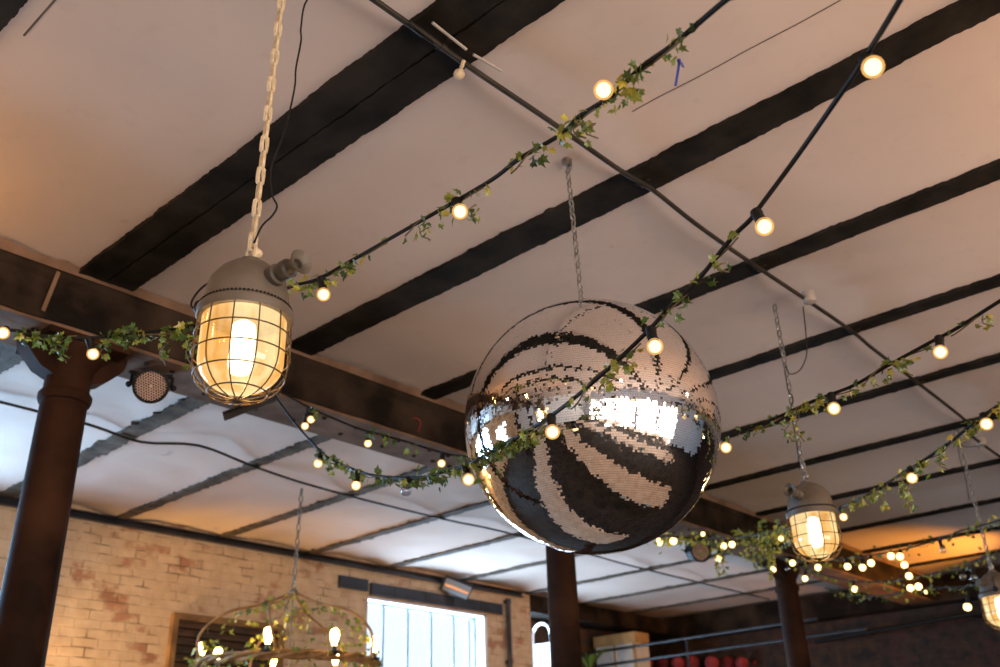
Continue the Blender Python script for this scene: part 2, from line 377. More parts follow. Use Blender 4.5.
for k, (yc, w) in enumerate(JO):
    zb = hz(1.0)-0.014
    xl = XL-0.02 if yc < YC else -3.79
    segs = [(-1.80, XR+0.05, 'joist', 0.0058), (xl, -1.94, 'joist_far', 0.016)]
    root = empty('ceiling_joist', W(0, yc, 1), None, None, None, 'structure')
    for x0, x1, m, rag in segs:
        if yc > 0.6 and yc < 0.8 and m == 'joist':      # the broad one is a pair with a gap between
            for s in (-1, 1): strip(x0, x1, yc+s*0.0305, w/2-0.002, zb, 0.05, 0.0042, k+s*3.3).build('flange', m, root, W(0, yc, 1), smooth=False)
            MB().box((x0*H, (yc-0.01)*H, hz(1)-0.004), (x1*H, (yc+0.01)*H, hz(1)+0.03)).build('gap_strip', 'black', root, W(0, yc, 1), smooth=False)
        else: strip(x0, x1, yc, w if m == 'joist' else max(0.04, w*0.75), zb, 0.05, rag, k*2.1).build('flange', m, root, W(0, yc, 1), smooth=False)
# hairline plaster crack between two joists
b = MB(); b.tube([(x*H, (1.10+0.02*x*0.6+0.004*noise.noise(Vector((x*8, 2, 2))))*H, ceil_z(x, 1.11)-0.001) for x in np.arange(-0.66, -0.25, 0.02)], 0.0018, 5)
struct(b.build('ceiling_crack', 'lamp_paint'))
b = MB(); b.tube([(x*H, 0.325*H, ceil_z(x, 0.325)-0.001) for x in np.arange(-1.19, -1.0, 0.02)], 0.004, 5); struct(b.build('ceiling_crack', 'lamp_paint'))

BX0, BX1, BZ = -1.95, -1.79, 0.877
beam = empty('main_beam', W(-1.87, 1.5, BZ), 'deep dark brown beam running across the ceiling over the iron columns', 'beam', None, 'structure')
bo = W(-1.87, 1.5, BZ)
b = MB(); ya = np.arange(YB, YE+0.001, 0.04); vs = []
prof = [(BX1, BZ+0.003), (BX1+0.002, BZ+0.03), (BX1, BZ+0.06), (BX1, BZ+0.09), (BX1+0.006, BZ+0.098), (BX1+0.008, BZ+0.112), (BX1+0.004, BZ+0.125), (BX0, BZ+0.125), (BX0, BZ+0.003)]
for y in ya:
    for q, (x, z) in enumerate(prof):
        vs.append((x*H+0.012*noise.noise(Vector((y*6, q*3.1, 0))), y*H, hz(z)+0.008*noise.noise(Vector((y*9, q*5.7, 5)))))
n = len(prof); fs = [(i*n+j, i*n+(j+1) % n, (i+1)*n+(j+1) % n, (i+1)*n+j) for i in range(len(ya)-1) for j in range(n)]
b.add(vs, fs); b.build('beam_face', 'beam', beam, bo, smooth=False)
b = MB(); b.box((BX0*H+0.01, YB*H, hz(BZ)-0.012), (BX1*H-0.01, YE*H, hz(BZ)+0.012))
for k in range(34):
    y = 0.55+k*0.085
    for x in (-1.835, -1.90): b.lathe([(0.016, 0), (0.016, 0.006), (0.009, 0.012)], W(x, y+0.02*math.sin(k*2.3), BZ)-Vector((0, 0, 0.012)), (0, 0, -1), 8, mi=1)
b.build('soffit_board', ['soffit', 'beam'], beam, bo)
# ragged plaster where the bays meet the beam
b = MB()
for side, x0 in ((1, BX1+0.012), (-1, BX0-0.004)):
    vs = []; ya2 = np.arange(YB, YE, 0.02)
    for y in ya2:
        w = 0.010+0.020*noise.noise(Vector((y*7, side, 0)))+0.012*noise.noise(Vector((y*31, side, 2)))
        vs += [(x0*H, y*H, hz(1)-0.03), ((x0+side*max(0.004, w))*H, y*H, hz(1)+0.012)]
    b.add(vs, [(i*2, i*2+1, i*2+3, i*2+2) for i in range(len(ya2)-1)])
struct(b.build('plaster_fillet', 'soffit'))

def column(y, label):
    base = Vector((-1.87*H, y*H, 0)); root = empty('iron_column', base, label, 'column', 'iron columns under the beam', 'structure')
    R = 0.0452*H; zt = hz(BZ)-0.012; zr = hz(0.757)
    b = MB(); b.lathe([(R*1.55, 0), (R*1.55, 0.12), (R*1.25, 0.2), (R*1.2, 0.3), (R*1.0, zr-0.02), (R*0.99, zr+0.2)], base, n=32, cap=True); b.build('shaft', 'column', root, base)
    b = MB(); b.lathe([(R*.9, zr-0.035), (R*1.10, zr-0.03), (R*1.16, zr-0.01), (R*1.16, zr+0.012), (R*1.06, zr+0.03), (R*.9, zr+0.034)], base, n=32); b.build('collar', 'column', root, base)
    b = MB(); b.lathe([(R*0.98, zr+0.10), (R*1.05, zr+0.15), (R*1.3, zr+0.20), (R*1.62, zr+0.235), (R*1.70, zr+0.25), (R*1.70, zt-0.03)], base, n=32)
    b.box((base.x-R*1.75, base.y-R*1.9, zt-0.035), (base.x+R*1.75, base.y+R*1.9, zt)); b.build('capital', 'column', root, base)
    for s in (-1, 1):                                    # curved consoles along the beam
        b = MB(); prof = [(R*0.8, zr+0.09), (R*1.5, zr+0.12), (R*1.95, zr+0.17), (R*2.3, zr+0.215), (R*2.4, zt-0.03), (R*2.4, zt), (R*0.8, zt)]
        vs = [(base.x+e*R*0.5, base.y+s*p, z) for e in (-1, 1) for p, z in prof]; m = len(prof)
        b.add(vs, [tuple(range(m-1, -1, -1)), tuple(range(m, 2*m))]+[(i, (i+1) % m, m+(i+1) % m, m+i) for i in range(m)]); b.build('console', 'column', root, base, angle=30)
    return root
column(0.749, 'dark iron column with flared capital at the left edge, nearest of the row')
column(2.360, 'dark iron column rising behind the mirror ball')
column(3.915, 'dark iron column wrapped by bulbs right of the mirror ball, farthest of the row')
for yy in (-0.86, -2.46): column(yy, 'dark iron column outside the frame, reflected in the mirror ball only')

def wall_x(name, x, thick, y0, y1, holes, m):
    """wall in the plane x; holes are (y0,y1,z0,z1) windows sorted by y"""
    b = MB(); X0, X1 = sorted((x*H, (x+thick)*H)); z0, z1 = 0, hz(1)+0.06; y = y0
    for (a, c, e, f) in sorted(holes):
        b.box((X0, y*H, z0), (X1, a*H, z1)); b.box((X0, a*H, z0), (X1, c*H, hz(e))); b.box((X0, a*H, hz(f)), (X1, c*H, z1)); y = c
    b.box((X0, y*H, z0), (X1, y1*H, z1))
    return struct(b.build(name, m, smooth=False))
def window(name, x, s, hole, nv, nh, depth=0.075):
    """metal casement set back in the reveal; s points outwards"""
    y0, y1, z0, z1 = hole; o = W(x, (y0+y1)/2, z0); root = empty(name, o, None, None, None, 'structure')
    X = (x+s*depth)*H; b = MB(); t = 0.018
    for (p, q) in (((y0, z0), (y1, z0)), ((y0, z1), (y1, z1)), ((y0, z0), (y0, z1)), ((y1, z0), (y1, z1))):
        b.bar((X, p[0]*H, hz(p[1])), (X, q[0]*H, hz(q[1])), 0.07, 0.07, (1, 0, 0))
    for i in range(1, nv): y = y0+(y1-y0)*i/nv; b.bar((X, y*H, hz(z0)), (X, y*H, hz(z1)), 0.028, 0.028, (1, 0, 0))
    for i in range(1, nh): z = z0+(z1-z0)*i/nh; b.bar((X, y0*H, hz(z)), (X, y1*H, hz(z)), 0.028, 0.028, (1, 0, 0))
    b.build('frame', 'casement', root, o, smooth=False)
    b = MB(); b.box((X-0.004, y0*H, hz(z0)), (X+0.004, y1*H, hz(z1))); b.build('pane', 'pane', root, o, smooth=False)
    return root
holesL = [(2.949, 3.759, 0.05, 0.845)]+[tuple(w[:4]) for w in WIN_L[1:]]
wall_x('wall_left', XL, -0.10, YB, YC, holesL, 'brick')
window('window_1', XL, -1, (2.949, 3.745, 0.05, 0.845), 5, 1)
for i, w in enumerate(WIN_L[1:]): window('window_%d' % (i+2), XL, -1, w[:4], 4, 3)
b = MB(); b.box(((XL-0.10)*H, 3.742*H, hz(0.05)), (XL*H+0.004, 3.764*H, hz(0.85))); b.box(((XL-0.1)*H, 2.949*H, hz(0.838)), (XL*H+0.004, 3.764*H, hz(0.85)))
struct(b.build('trim_1', 'white', smooth=False))
holesR = [(a, c, WRZ[0], WRZ[1]) for a, c in WIN_R]
wall_x('wall_right', XR, 0.08, YB, YE, holesR, 'brick_white')
for i, w in enumerate(holesR): window('window_%d' % (i+4), XR, 1, w, 2, 2, 0.05)
struct(MB().box((-3.6*H, (YB-0.1)*H, 0), ((XR+.1)*H, YB*H, hz(1)+.06)).build('wall_back', 'brick_white', smooth=False))
struct(MB().box((-3.88*H, YE*H, 0), ((XR+.1)*H, (YE+0.1)*H, hz(1)+.06)).build('wall_end', 'brick_end', smooth=False))
b = MB(); b.box((-3.88*H, YC*H, 0), (-3.78*H, YE*H, hz(1)+.06)); b.box((-3.88*H, (YC-0.1)*H, 0), ((XL-.1)*H, YC*H, hz(1)+.06)); struct(b.build('wall_alcove', 'brick_dark', smooth=False))
struct(MB().box(((XL-0.12)*H, YC*H, hz(0.90)), ((XL+0.01)*H, YE*H, hz(1)-.016)).build('trim_2', 'beam', smooth=False))

# channel along the wall head, lintel over the window, drop pipe, heater
o = W(XL, 2.6, 0.985)
b = MB(); x = XL*H
b.box((x, -0.5*H, hz(0.968)), (x+0.05, 4.05*H, hz(0.974))); b.box((x, -0.5*H, hz(0.974)), (x+0.012, 4.05*H, hz(0.992))); b.box((x, -0.5*H, hz(0.992)), (x+0.055, 4.05*H, hz(0.998)))
struct(b.build('trim_3', 'channel', smooth=False), 'blue-black steel channel along the top of the brick wall', 'steel channel')
o = W(XL, 3.3, 0.865); root = empty('window_lintel', o, 'dark boarded lintel box above the bright window', 'lintel')
MB().box((x+0.001, 2.955*H, hz(0.858)), (x+0.05, 3.87*H, hz(0.912))).build('board', 'channel', root, o, smooth=False)
MB().box((x+0.001, 2.766*H, hz(0.868)), (x+0.045, 2.935*H, hz(0.922))).build('end_block', 'channel', root, o, smooth=False)
b = MB()
for y in (3.1, 3.3, 3.5, 3.7): b.box((x+0.05, y*H, hz(0.858)), (x+0.058, y*H+0.012, hz(0.912)))
b.build('batten', 'steel', root, o, smooth=False)
o = W(XL, 3.912, 0.2); root = empty('drain_pipe', o, 'grey blue pipe running down the brick wall right of the window', 'pipe')
b = MB(); b.tube([(x+0.06, 3.912*H, 0.0), (x+0.06, 3.912*H, hz(0.945))], 0.032, 12); b.build('pipe', 'steel', root, o)
for z in (0.93, 0.62, 0.2): b = MB(); b.lathe([(0.042, -0.03), (0.042, 0.03)], (x+0.06, 3.912*H, hz(z)), n=12); b.box((x+0.001, 3.912*H-0.03, hz(z)-0.02), (x+0.06, 3.912*H+0.03, hz(z)+0.02)); b.build('bracket', 'steel', root, o)
o = W(XL+0.06, 3.478, 0.95); root = empty('radiant_heater', o, 'silver reflector heater tilted above the bright window', 'heater')
b = MB(); n_ = Vector((0.62, -0.52, -0.58)).normalized(); t_ = Vector((0.2, 1, -0.1)); t_ = (t_-n_*t_.dot(n_)).normalized(); s_ = n_.cross(t_)
def quadbox(m, c, hw, hh, d):
    vs = [c+t_*i*hw+s_*j*hh+n_*k for k in (0, d) for i, j in ((-1, -1), (1, -1), (1, 1), (-1, 1))]
    return m.add(vs, [(3, 2, 1, 0), (4, 5, 6, 7), (0, 1, 5, 4), (1, 2, 6, 5), (2, 3, 7, 6), (3, 0, 4, 7)])
quadbox(b, o, 0.19, 0.10, 0.05); b.build('housing', 'steel', root, o, smooth=False)
quadbox(MB(), o+n_*0.051, 0.175, 0.085, 0.006).build('reflector', 'chrome', root, o, smooth=False)
b = MB(); b.tube([o+n_*0.075-t_*0.16, o+n_*0.075+t_*0.16], 0.008, 8); b.build('element', 'element', root, o)
b = MB(); b.bar(o, o-Vector((0.15, 0, -0.02)), 0.04, 0.02); b.build('bracket', 'steel', root, o)

# framed recess in the brick wall
o = W(XL, 2.21, 0.3); root = empty('framed_opening', o, 'ochre timber frame around a dark louvred panel on the brick wall', 'framed panel')
y0, y1, z0, z1 = 1.955, 2.478, 0.10, 0.672
b = MB(); t = 0.024
for a, c in (((y0, z0), (y1, z0+t)), ((y0, z1-t), (y1, z1)), ((y0, z0+t), (y0+t, z1-t)), ((y1-t, z0+t), (y1, z1-t))): b.box((x, a[0]*H, hz(a[1])), (x+0.06, c[0]*H, hz(c[1])))
b.build('frame', 'oldwood', root, o, smooth=False)
MB().box((x+.001, (y0+t)*H, hz(z0+t)), (x+0.012, (y1-t)*H, hz(z1-t))).build('panel', 'brick_dark', root, o, smooth=False)
for k in range(16):
    z = z0+t+0.02+k*(z1-z0-2*t-0.02)/16
    b = MB(); b.bar((x+0.026, (y0+t)*H, hz(z)), (x+0.026, (y1-t)*H, hz(z)), 0.03, 0.008, (0.5, 0, 1)); b.build('slat', 'beam', root, o, smooth=False)

# ------------------------------------------------------------------ conduits on the ceiling
def conduit(label, rows, r, clips):
    pts = []
    for (xx, y) in rows:
        z = hz(1)-0.014-r-0.004; k = (z-CAMZ)/H
        pts.append(Vector((xx*H*k, y*H*k, z)))
    root = empty('ceiling_conduit', pts[0], label, 'conduit')
    b = MB(); b.tube(catmull(pts, 4), r, 10); b.build('pipe', 'conduit', root, pts[0])
    for (xx, y) in clips:
        b = MB(); k = (hz(1)-0.018-r-CAMZ)/H; c = Vector((xx*H*k, y*H, hz(1)-0.014-r-0.004)); b.lathe([(r*1.25, -0.012), (r*1.25, 0.012)], c, (0, 1, 0), 10); b.box((c.x-0.035, c.y-0.012, hz(1)-0.019), (c.x+0.035, c.y+0.012, hz(1)-0.006))
        b.build('clip', 'conduit', root, pts[0])
    return root
c1 = conduit('straight dark conduit pipe crossing the near ceiling diagonally over the mirror ball', [(-.772, -1.5), (-.772, .55), (-.769, .69), (-.771, .81), (-.766, 1.0), (-.764, 1.2), (-.757, 1.29), (-.763, 1.45), (-.762, 1.66), (-.756, 1.9), (-.752, 2.15), (-.758, 2.3), (-.763, 2.6), (-.775, 3.06), (-.80, 3.14), (-.815, 3.45), (-.82, 5.5)], 0.0115, [(-.77, .751), (-.76, 1.25), (-.762, 1.688), (-.752, 2.14), (-.763, 2.597), (-.775, 3.06)])
for (xx, y) in ((-.757, 1.895), (-.818, 3.28)):
    b = MB(); c = W(xx*.988, y*.988, 1)-Vector((0, 0, 0.02)); b.lathe([(0.035, 0.03), (0.038, 0.0), (0.036, -0.035), (0.02, -0.042)], c, n=16); b.build('junction_box', 'greybox', c1, W(-.772, -1.5, 1)-Vector((0, 0, 0.014+0.0115+0.004)))
q0 = W(-.772, -1.5, 1)-Vector((0, 0, 0.014+0.0115+0.004))
b = MB(); b.tube([W(-.745, .688, .988), W(-.748, .76, .988)], 0.006, 6); b.tube([W(-.748, .775, .988), W(-.742, .83, .988)], 0.006, 6); b.build('pale_offcut', 'greybox', c1, q0)
b = MB(); b.ball(W(-.775, .772, .965), 0.022, 8, 6); b.tube([W(-.775, .772, .965), W(-.765, .772, .985)], 0.008, 6); b.build('pale_knob', 'creamchain', c1, q0)
conduit('wavy dark cable along the far ceiling bays beyond the beam', [(-2.61, -.5), (-2.609, .875), (-2.614, 1.132), (-2.649, 1.311), (-2.56, 1.455), (-2.616, 1.681), (-2.659, 1.915), (-2.68, 2.229), (-2.681, 2.661), (-2.66, 2.955), (-2.679, 3.622), (-2.698, 4.043), (-2.7, 5.4)], 0.0105, [(-2.62, 1.688), (-2.68, 2.14), (-2.68, 2.597), (-2.66, 3.06)])

# ------------------------------------------------------------------ mirror ball
BC = W(-.82, 1.130, 0.5115); BR = 0.197*H
root = empty('mirror_ball', BC, 'huge mirror ball of tiny mirror tiles hanging on a chain', 'mirror ball')
random.seed(5)
MB().lathe([(max(1e-4, (BR-0.004)*math.sin(math.pi*i/60)), -(BR-0.004)*math.cos(math.pi*i/60)) for i in range(61)], BC, n=96).build('core', 'mirror_backing', root, BC, angle=180)
rows = 180; vs = []; fs = []; rng = random.Random(7)
for i in range(rows):
    th0 = math.pi*i/rows; th1 = math.pi*(i+1)/rows; tm = (th0+th1)/2
    nc = max(6, int(2*math.pi*BR*math.sin(tm)/0.0086)); off = rng.random(); row_tilt = rng.gauss(0, 0.006)
    hh = BR*(th1-th0)/2*0.94
    for k in range(nc):
        ph = 2*math.pi*(k+off)/nc; dp = math.pi/nc*0.97
        nrm = Vector((math.sin(tm)*math.cos(ph), math.sin(tm)*math.sin(ph), math.cos(tm)))
        e1 = Vector((-math.sin(ph), math.cos(ph), 0)); e2 = nrm.cross(e1)
        n2 = (nrm+e1*rng.gauss(0, 0.011)+e2*(row_tilt+rng.gauss(0, 0.011))).normalized()
        a = (e1-n2*e1.dot(n2)).normalized()*BR*math.sin(tm)*dp; c2 = n2.cross(a).normalized()*hh
        if c2.dot(e2) < 0: c2 = -c2
        p = nrm*BR; o4 = len(vs)
        vs += [p-a-c2, p+a-c2, p+a+c2, p-a+c2]; fs.append((o4, o4+1, o4+2, o4+3))
b = MB(); b.add([BC+v for v in vs], fs); b.build('mirror_tiles', 'mirror', root, BC, smooth=False)
top = BC+Vector((0, 0, BR)); anchor = W(-.82, 1.118, 1.0)
b = MB(); b.lathe([(0.05, -0.012), (0.045, 0.004), (0.016, 0.012), (0.012, 0.02)], top, n=20); b.build('top_cap', 'chain', root, BC)
b = MB(); b.tube([top+Vector((0.02*math.cos(t), 0, 0.03+0.02*math.sin(t))) for t in np.linspace(0, 2*math.pi, 12, endpoint=False)], 0.004, 6, closed=True); b.build('eye_ring', 'chain', root, BC)
b = MB(); chain(b, [top+Vector((0, 0, 0.04)), anchor-Vector((0, 0, 0.02))], 0.042, 0.028, 0.0042); b.build('chain', 'chain', root, BC)
b = MB(); b.lathe([(0.022, 0.03), (0.022, -0.004), (0.008, -0.012)], anchor, n=12); b.tube([anchor+Vector((0.022*math.cos(t), 0, -0.022+0.022*math.sin(t))) for t in np.linspace(-2.4, 2.0, 10)], 0.004, 6); b.build('ceiling_hook', 'chain', root, BC)

# ------------------------------------------------------------------ caged pendant lamps
def make_lamp():
    o = Vector((0, 0, 0)); root = empty('caged_pendant_lamp', o)
    R = 0.1275; G = 0.031
    b = MB()
    dome = [(0.117, G), (0.117, G+0.02), (0.114, G+0.05), (0.104, G+0.085), (0.084, G+0.115), (0.060, G+0.136), (0.042, G+0.144), (0.030, G+0.147), (0.029, G+0.160), (0.001, G+0.162)]
    b.lathe(dome, o, n=48); b.build('dome', 'lamp_paint', root, o)
    b = MB(); b.lathe([(0.10, 0.0), (R, 0.0), (R+0.003, 0.006), (R+0.003, 0.024), (R-0.003, G), (0.115, G)], o, n=48, cap=False); b.build('flange', 'lamp_paint', root, o)
    b = MB()
    for k in range(72):
        a = 2*math.pi*k/72; b.ball((math.cos(a)*(R-0.004), math.sin(a)*(R-0.004), G+0.003), 0.0042, 5, 4)
    b.build('beading', 'black', root, o)
    # two cable glands, +x with a bell mouth, -x short
    for s, nm in ((1, 'gland'), (-1, 'gland')):
        ax = Vector((s, 0, 0.03)).normalized(); st = Vector((s*0.085, 0, G+0.068)); b = MB()
        L_ = 1.0 if s > 0 else 0.55
        b.lathe([(0.030, 0), (0.030, 0.045*L_), (0.024, 0.05*L_), (0.024, 0.062*L_), (0.028, 0.066*L_), (0.028, 0.088*L_), (0.021, 0.094*L_), (0.021, 0.108*L_)], st, ax, 20)
        if s > 0: b.lathe([(0.020, 0.104), (0.022, 0.118), (0.029, 0.130), (0.035, 0.136), (0.034, 0.139), (0.025, 0.133), (0.014, 0.124), (0.012, 0.110)], st, ax, 24)
        else: b.lathe([(0.024, 0.05), (0.027, 0.06), (0.027, 0.07)], st, ax, 20)
        b.build(nm, 'lamp_dark', root, o)
    b = MB(); ux, uy = -0.747, -0.664; b.tube(catmull([(q*ux, q*uy, G+z) for q, z in ((0.122, 0.0), (0.146, 0.012), (0.148, 0.035), (0.128, 0.072), (0.096, 0.098))], 5), 0.003, 6); b.ball((0.126*ux, 0.126*uy, G+0.012), 0.017, 10, 8, 1.3); b.build('earth_wire', 'black', root, o)
    # cage
    b = MB(); D = -0.232; RC = R-0.002
    def prof(t):   # t 0..1 from flange to pole
        if t < 0.5: z = t/0.5*0.125; return RC+0.004*math.sin(t*math.pi), -z
        a = (t-0.5)/0.5*math.pi/2; return (RC+0.003)*max(0.02, math.cos(a)**0.85), -0.125-0.107*math.sin(a)
    for k in range(12):
        a = 2*math.pi*(k+0.35)/12; ts = np.linspace(0, 0.985, 18)
        b.tube([(prof(t)[0]*math.cos(a), prof(t)[0]*math.sin(a), prof(t)[1]) for t in ts], 0.0021, 6)
    for z in (-0.052, -0.110, -0.168, -0.214):
        ts = np.linspace(0, 1, 400); t = min(ts, key=lambda q: abs(prof(q)[1]-z)); r = prof(t)[0]
        b.tube([(r*math.cos(a), r*math.sin(a), z) for a in np.linspace(0, 2*math.pi, 40, endpoint=False)], 0.0021, 6, closed=True)
    b.lathe([(0.012, -0.004), (0.012, 0.004)], (0, 0, D), n=12)
    b.build('cage', 'cage', root, o)
    b = MB(); gp = [(0.113, 0.005)]+[(0.113, -z) for z in (0.03, 0.06, 0.09, 0.12)]+[(0.113*math.cos(a), -0.12-0.090*math.sin(a)) for a in np.linspace(0.15, math.pi/2-0.01, 10)]
    b.lathe(gp, o, n=40, cap=False); b.build('glass', 'lamp_glass', root, o, angle=180)
    b = MB(); b.lathe([(0.012, 0.0), (0.030, -0.012), (0.034, -0.04), (0.034, -0.13), (0.026, -0.152), (0.001, -0.16)], (0, 0, 0.0), n=20); b.build('bulb', 'tube', root, o)
    l = bpy.data.lights.new('lamp_light', 'POINT'); l.energy = 9; l.color = (1.0, 0.66, 0.32); l.shadow_soft_size = 0.035
    lo = bpy.data.objects.new('lamp_light', l); COL.objects.link(lo); lo.parent = root; lo.location = (0, 0, -0.175)
    return root
proto = make_lamp()
lamps = []
def hang_lamp(first, pos, rz, label, chain_kind, group, ctop=None, dims=None):
    r = proto if first else copy_tree(proto)
    r.location = pos; r.rotation_euler = (0, 0, rz); tag(r, label, 'lamp', group)
    return r
def lamp_hardware(r, pos, rz, path, mtl, dims, cable=None):
    """chain and flex belong to the lamp; built in world space, brought into its frame"""
    inv = Matrix.Rotation(-rz, 4, 'Z') @ Matrix.Translation(-Vector(pos))
    b = MB(); chain(b, [inv @ Vector(p) for p in path], *dims); b.build('chain', mtl, r, (0, 0, 0))
    b = MB(); top = Vector((0, 0, 0.205)); b.tube([top+Vector((0.02*math.cos(t), 0, 0.012+0.022*math.sin(t))) for t in np.linspace(-1.2, 4.3, 12)], 0.006, 6); b.ball((0.012, 0.01, 0.215), 0.016, 8, 6); b.build('shackle', mtl, r, (0, 0, 0))
    if cable: b = MB(); b.tube([inv @ p for p in catmull(cable, 5)], 0.003, 6); b.build('flex', 'black', r, (0, 0, 0))
LP1, LP2, LP3 = W(-.82, .504, .472), W(-.82, 1.887, .500), W(-.82, 3.085, .474)
GL = 'caged industrial pendant lamps'
l2 = hang_lamp(False, LP2, math.radians(-90), 'caged industrial pendant lamp glowing low right of the mirror ball', None, GL)
l3 = hang_lamp(False, LP3, math.radians(60), 'caged industrial pendant lamp cut off by the right edge of the photo', None, GL)
EX = [(W(-.82, -.85, .482), 0.6), (W(.75, .6, .5), 1.2), (W(.75, 2.0, .5), 2.0), (W(.75, -.9, .5), 0.2), (W(.55, 3.4, .48), 2.6)]
for i, (p, rz) in enumerate(EX):
    r = hang_lamp(False, p, rz, 'caged industrial pendant lamp outside the frame, seen only in the mirror ball', None, GL)
    lamp_hardware(r, p, rz, [p+Vector((0, 0, 0.23)), Vector((p.x, p.y, hz(1)-0.0))], 'chain', (0.05, 0.03, 0.005, 5, 8))
l1 = hang_lamp(True, LP1, math.radians(4), 'large caged industrial pendant lamp on a cream chain at left, nearest of all', None, GL)
flex1 = [at(307, 0, 1.33), at(301, 27, 1.31), at(301, 41, 1.30), at(296, 68, 1.27), at(295, 85, 1.26), at(290, 110, 1.24), at(282, 138, 1.20), at(271, 168, 1.17), at(272, 194, 1.15), at(277, 206, 1.14), at(272, 216, 1.13), at(262, 226, 1.12), at(254, 243, 1.11)]
flex1 = [W(-.80, .57, 1.0)]+flex1
lamp_hardware(l1, LP1, math.radians(4), [LP1+Vector((0, 0, 0.225)), W(-.82, .512, 1.0)], 'creamchain', (0.070, 0.030, 0.0066, 6, 12), flex1)
A2 = W(-.82, 1.884, 1.0); B2 = LP2+Vector((0, 0, 0.22))
flex2 = [W(-.757, 1.895, 1.0)-Vector((0, 0, 0.06)), at(803.5, 310, 2.13), at(806, 335, 2.13), at(806.5, 355, 2.12), at(800, 370, 2.11), at(790, 374, 2.11), at(785, 366, 2.12), at(788, 390, 2.1), at(793, 398, 2.1), at(791, 412, 2.09), at(796, 440, 2.08), at(800, 470, 2.07)]
lamp_hardware(l2, LP2, math.radians(-90), [B2, A2], 'chain', (0.052, 0.034, 0.0052, 6, 10), flex2)
A3 = W(-.82, 3.09, 1.0)
flex3 = [W(-.818, 3.28, 1.0)-Vector((0, 0, 0.06)), at(977, 446.5, 3.25), at(965, 447, 3.22), at(958, 444, 3.2), at(961, 462, 3.2), at(966, 480, 3.18), at(969, 500, 3.17)]
lamp_hardware(l3, LP3, math.radians(60), [LP3+Vector((0, 0, 0.22)), A3], 'chain', (0.052, 0.034, 0.0052, 6, 10), flex3)

# ------------------------------------------------------------------ festoon strings
def nearest(path, p):
    return min(path, key=lambda q: (q-p).length)
def add_bulb(root, o, cpt, c, lit=True, far=False, r=0.0235):
    """socket clipped to the cable at cpt, globe centre at c"""
    d = (c-cpt); d = d.normalized() if d.length > 1e-3 else Vector((0, 0, -1))
    s0 = c-d*(r+0.034); b = MB()
    b.lathe([(0.010, -0.012), (0.0155, -0.008), (0.0155, 0.006), (0.014, 0.010), (0.014, 0.030), (0.0155, 0.032), (0.0155, 0.038)], s0, d, 10 if far else 14)
    if (s0-cpt).length > 0.02: b.tube([cpt, s0], 0.006, 6)
    so = b.build('socket', 'black', root, o)
    b = MB(); m = 10; n = 10 if far else 16
    b.lathe([(0.0135, -r-0.002), (0.0140, -r*0.85)]+[(max(1e-4, r*math.sin(a)), -r*math.cos(a)) for a in np.linspace(0.75, math.pi, m)], c, d, n)
    bu = b.build('bulb', ('bulbfar' if far else 'bulb') if lit else 'dead', so, o, angle=180)
    if not lit: tag(bu, 'clear unlit bulb')
    elif not far:
        b = MB(); b.ball(c, r*0.74, 12, 8); b.build('filament', 'core', so, o, angle=180)
def festoon(label, rows, bulbs, r=0.0062, far=False, anchor=True, group='festoon light strings'):
    path = catmull(pxpath(rows), 6); lead = []
    if anchor:                                            # run on out of the frame and up to a hook in the ceiling
        v = path[0]-path[6]; v.z = 0; v.normalize(); e = path[0]+v*0.75; e.z = hz(1)-0.012
        lead = catmull([e, path[0].lerp(e, 0.45)-Vector((0, 0, 0.03)), path[0]], 5)[:-1]
    path = lead+path; o = path[0]
    root = empty('festoon_string', o, label, 'string lights', group)
    b = MB(); b.tube(path, r, 8); b.build('cable', 'black', root, o)
    if anchor: b = MB(); b.lathe([(0.02, 0.02), (0.02, -0.006), (0.007, -0.02)], o, n=10); b.build('hook', 'chain', root, o)
    path = path[len(lead):]
    for q in bulbs:
        bx, by = q[0], q[1]; lit = not (len(q) > 2 and q[2] == 0)
        # distance of the cable point closest in view
        best = None
        for p in path:
            v = p-Vector((0, 0, CAMZ)); z = v.dot(FWD); X = 500+FPX*v.dot(RIGHT)/z; Y = 333.5-FPX*v.dot(UP)/z
            dd = math.hypot(X-bx, (Y-by)*(0.6 if Y < by else 1.4))
            if best is None or dd < best[0]: best = (dd, v.length/H, p)
        rr = 0.03 if far else 0.0235; c = at(bx, by, best[1]); need = rr+0.042; ln = (c-best[2]).length
        if ln < need: c = at(bx, by, best[1]-math.sqrt(need*need-ln*ln)/H)     # the globe points out towards the room
        add_bulb(root, o, best[2], c, lit, far, q[3] if len(q) > 3 else (0.03 if far else 0.0235))
    return path
S1 = [(760, -20, .80), (735, -4), (726, 0), (694, 27, .86), (670, 47), (643, 66), (619, 88.5, .93), (602, 102), (578.5, 117), (561.5, 134), (520.6, 158, 1.05), (493, 179), (456, 201, 1.13), (412, 226, 1.19), (350, 261.5), (316.5, 279.6, 1.32), (292.7, 286), (250, 303, 1.42), (196, 325, 1.52), (148, 332), (118, 336, 1.6), (74, 338), (34, 335, 1.62), (20, 331), (0, 328, 1.62), (-60, 310, 1.6)]
p1 = festoon('festoon string with warm bulbs passing behind the big left lamp to the top edge', S1, [(603.5, 90), (460, 211.5), (323.5, 294.5), (93, 354), (3, 333)])
S2 = [(915, -30, .80), (900, 0), (868, 53, .88), (859, 67), (845.5, 87), (798, 155, .98), (759, 208), (750, 220, 1.0), (730, 240), (694, 285), (670, 307, 1.06), (645, 334), (599, 377, 1.12), (551, 416, 1.2), (503.6, 445), (470, 463, 1.42), (455, 469), (415.6, 478, 1.62), (379, 476), (358, 471, 1.8), (329, 458), (315.5, 446, 2.0), (294, 422), (275, 396, 2.2)]
p2 = festoon('festoon string with round warm bulbs crossing in front of the mirror ball', S2, [(873, 67), (764.5, 226.5), (655, 346.5), (552.5, 432), (468.5, 479.5), (406, 491, 0), (356, 485.5), (318, 463.5)])
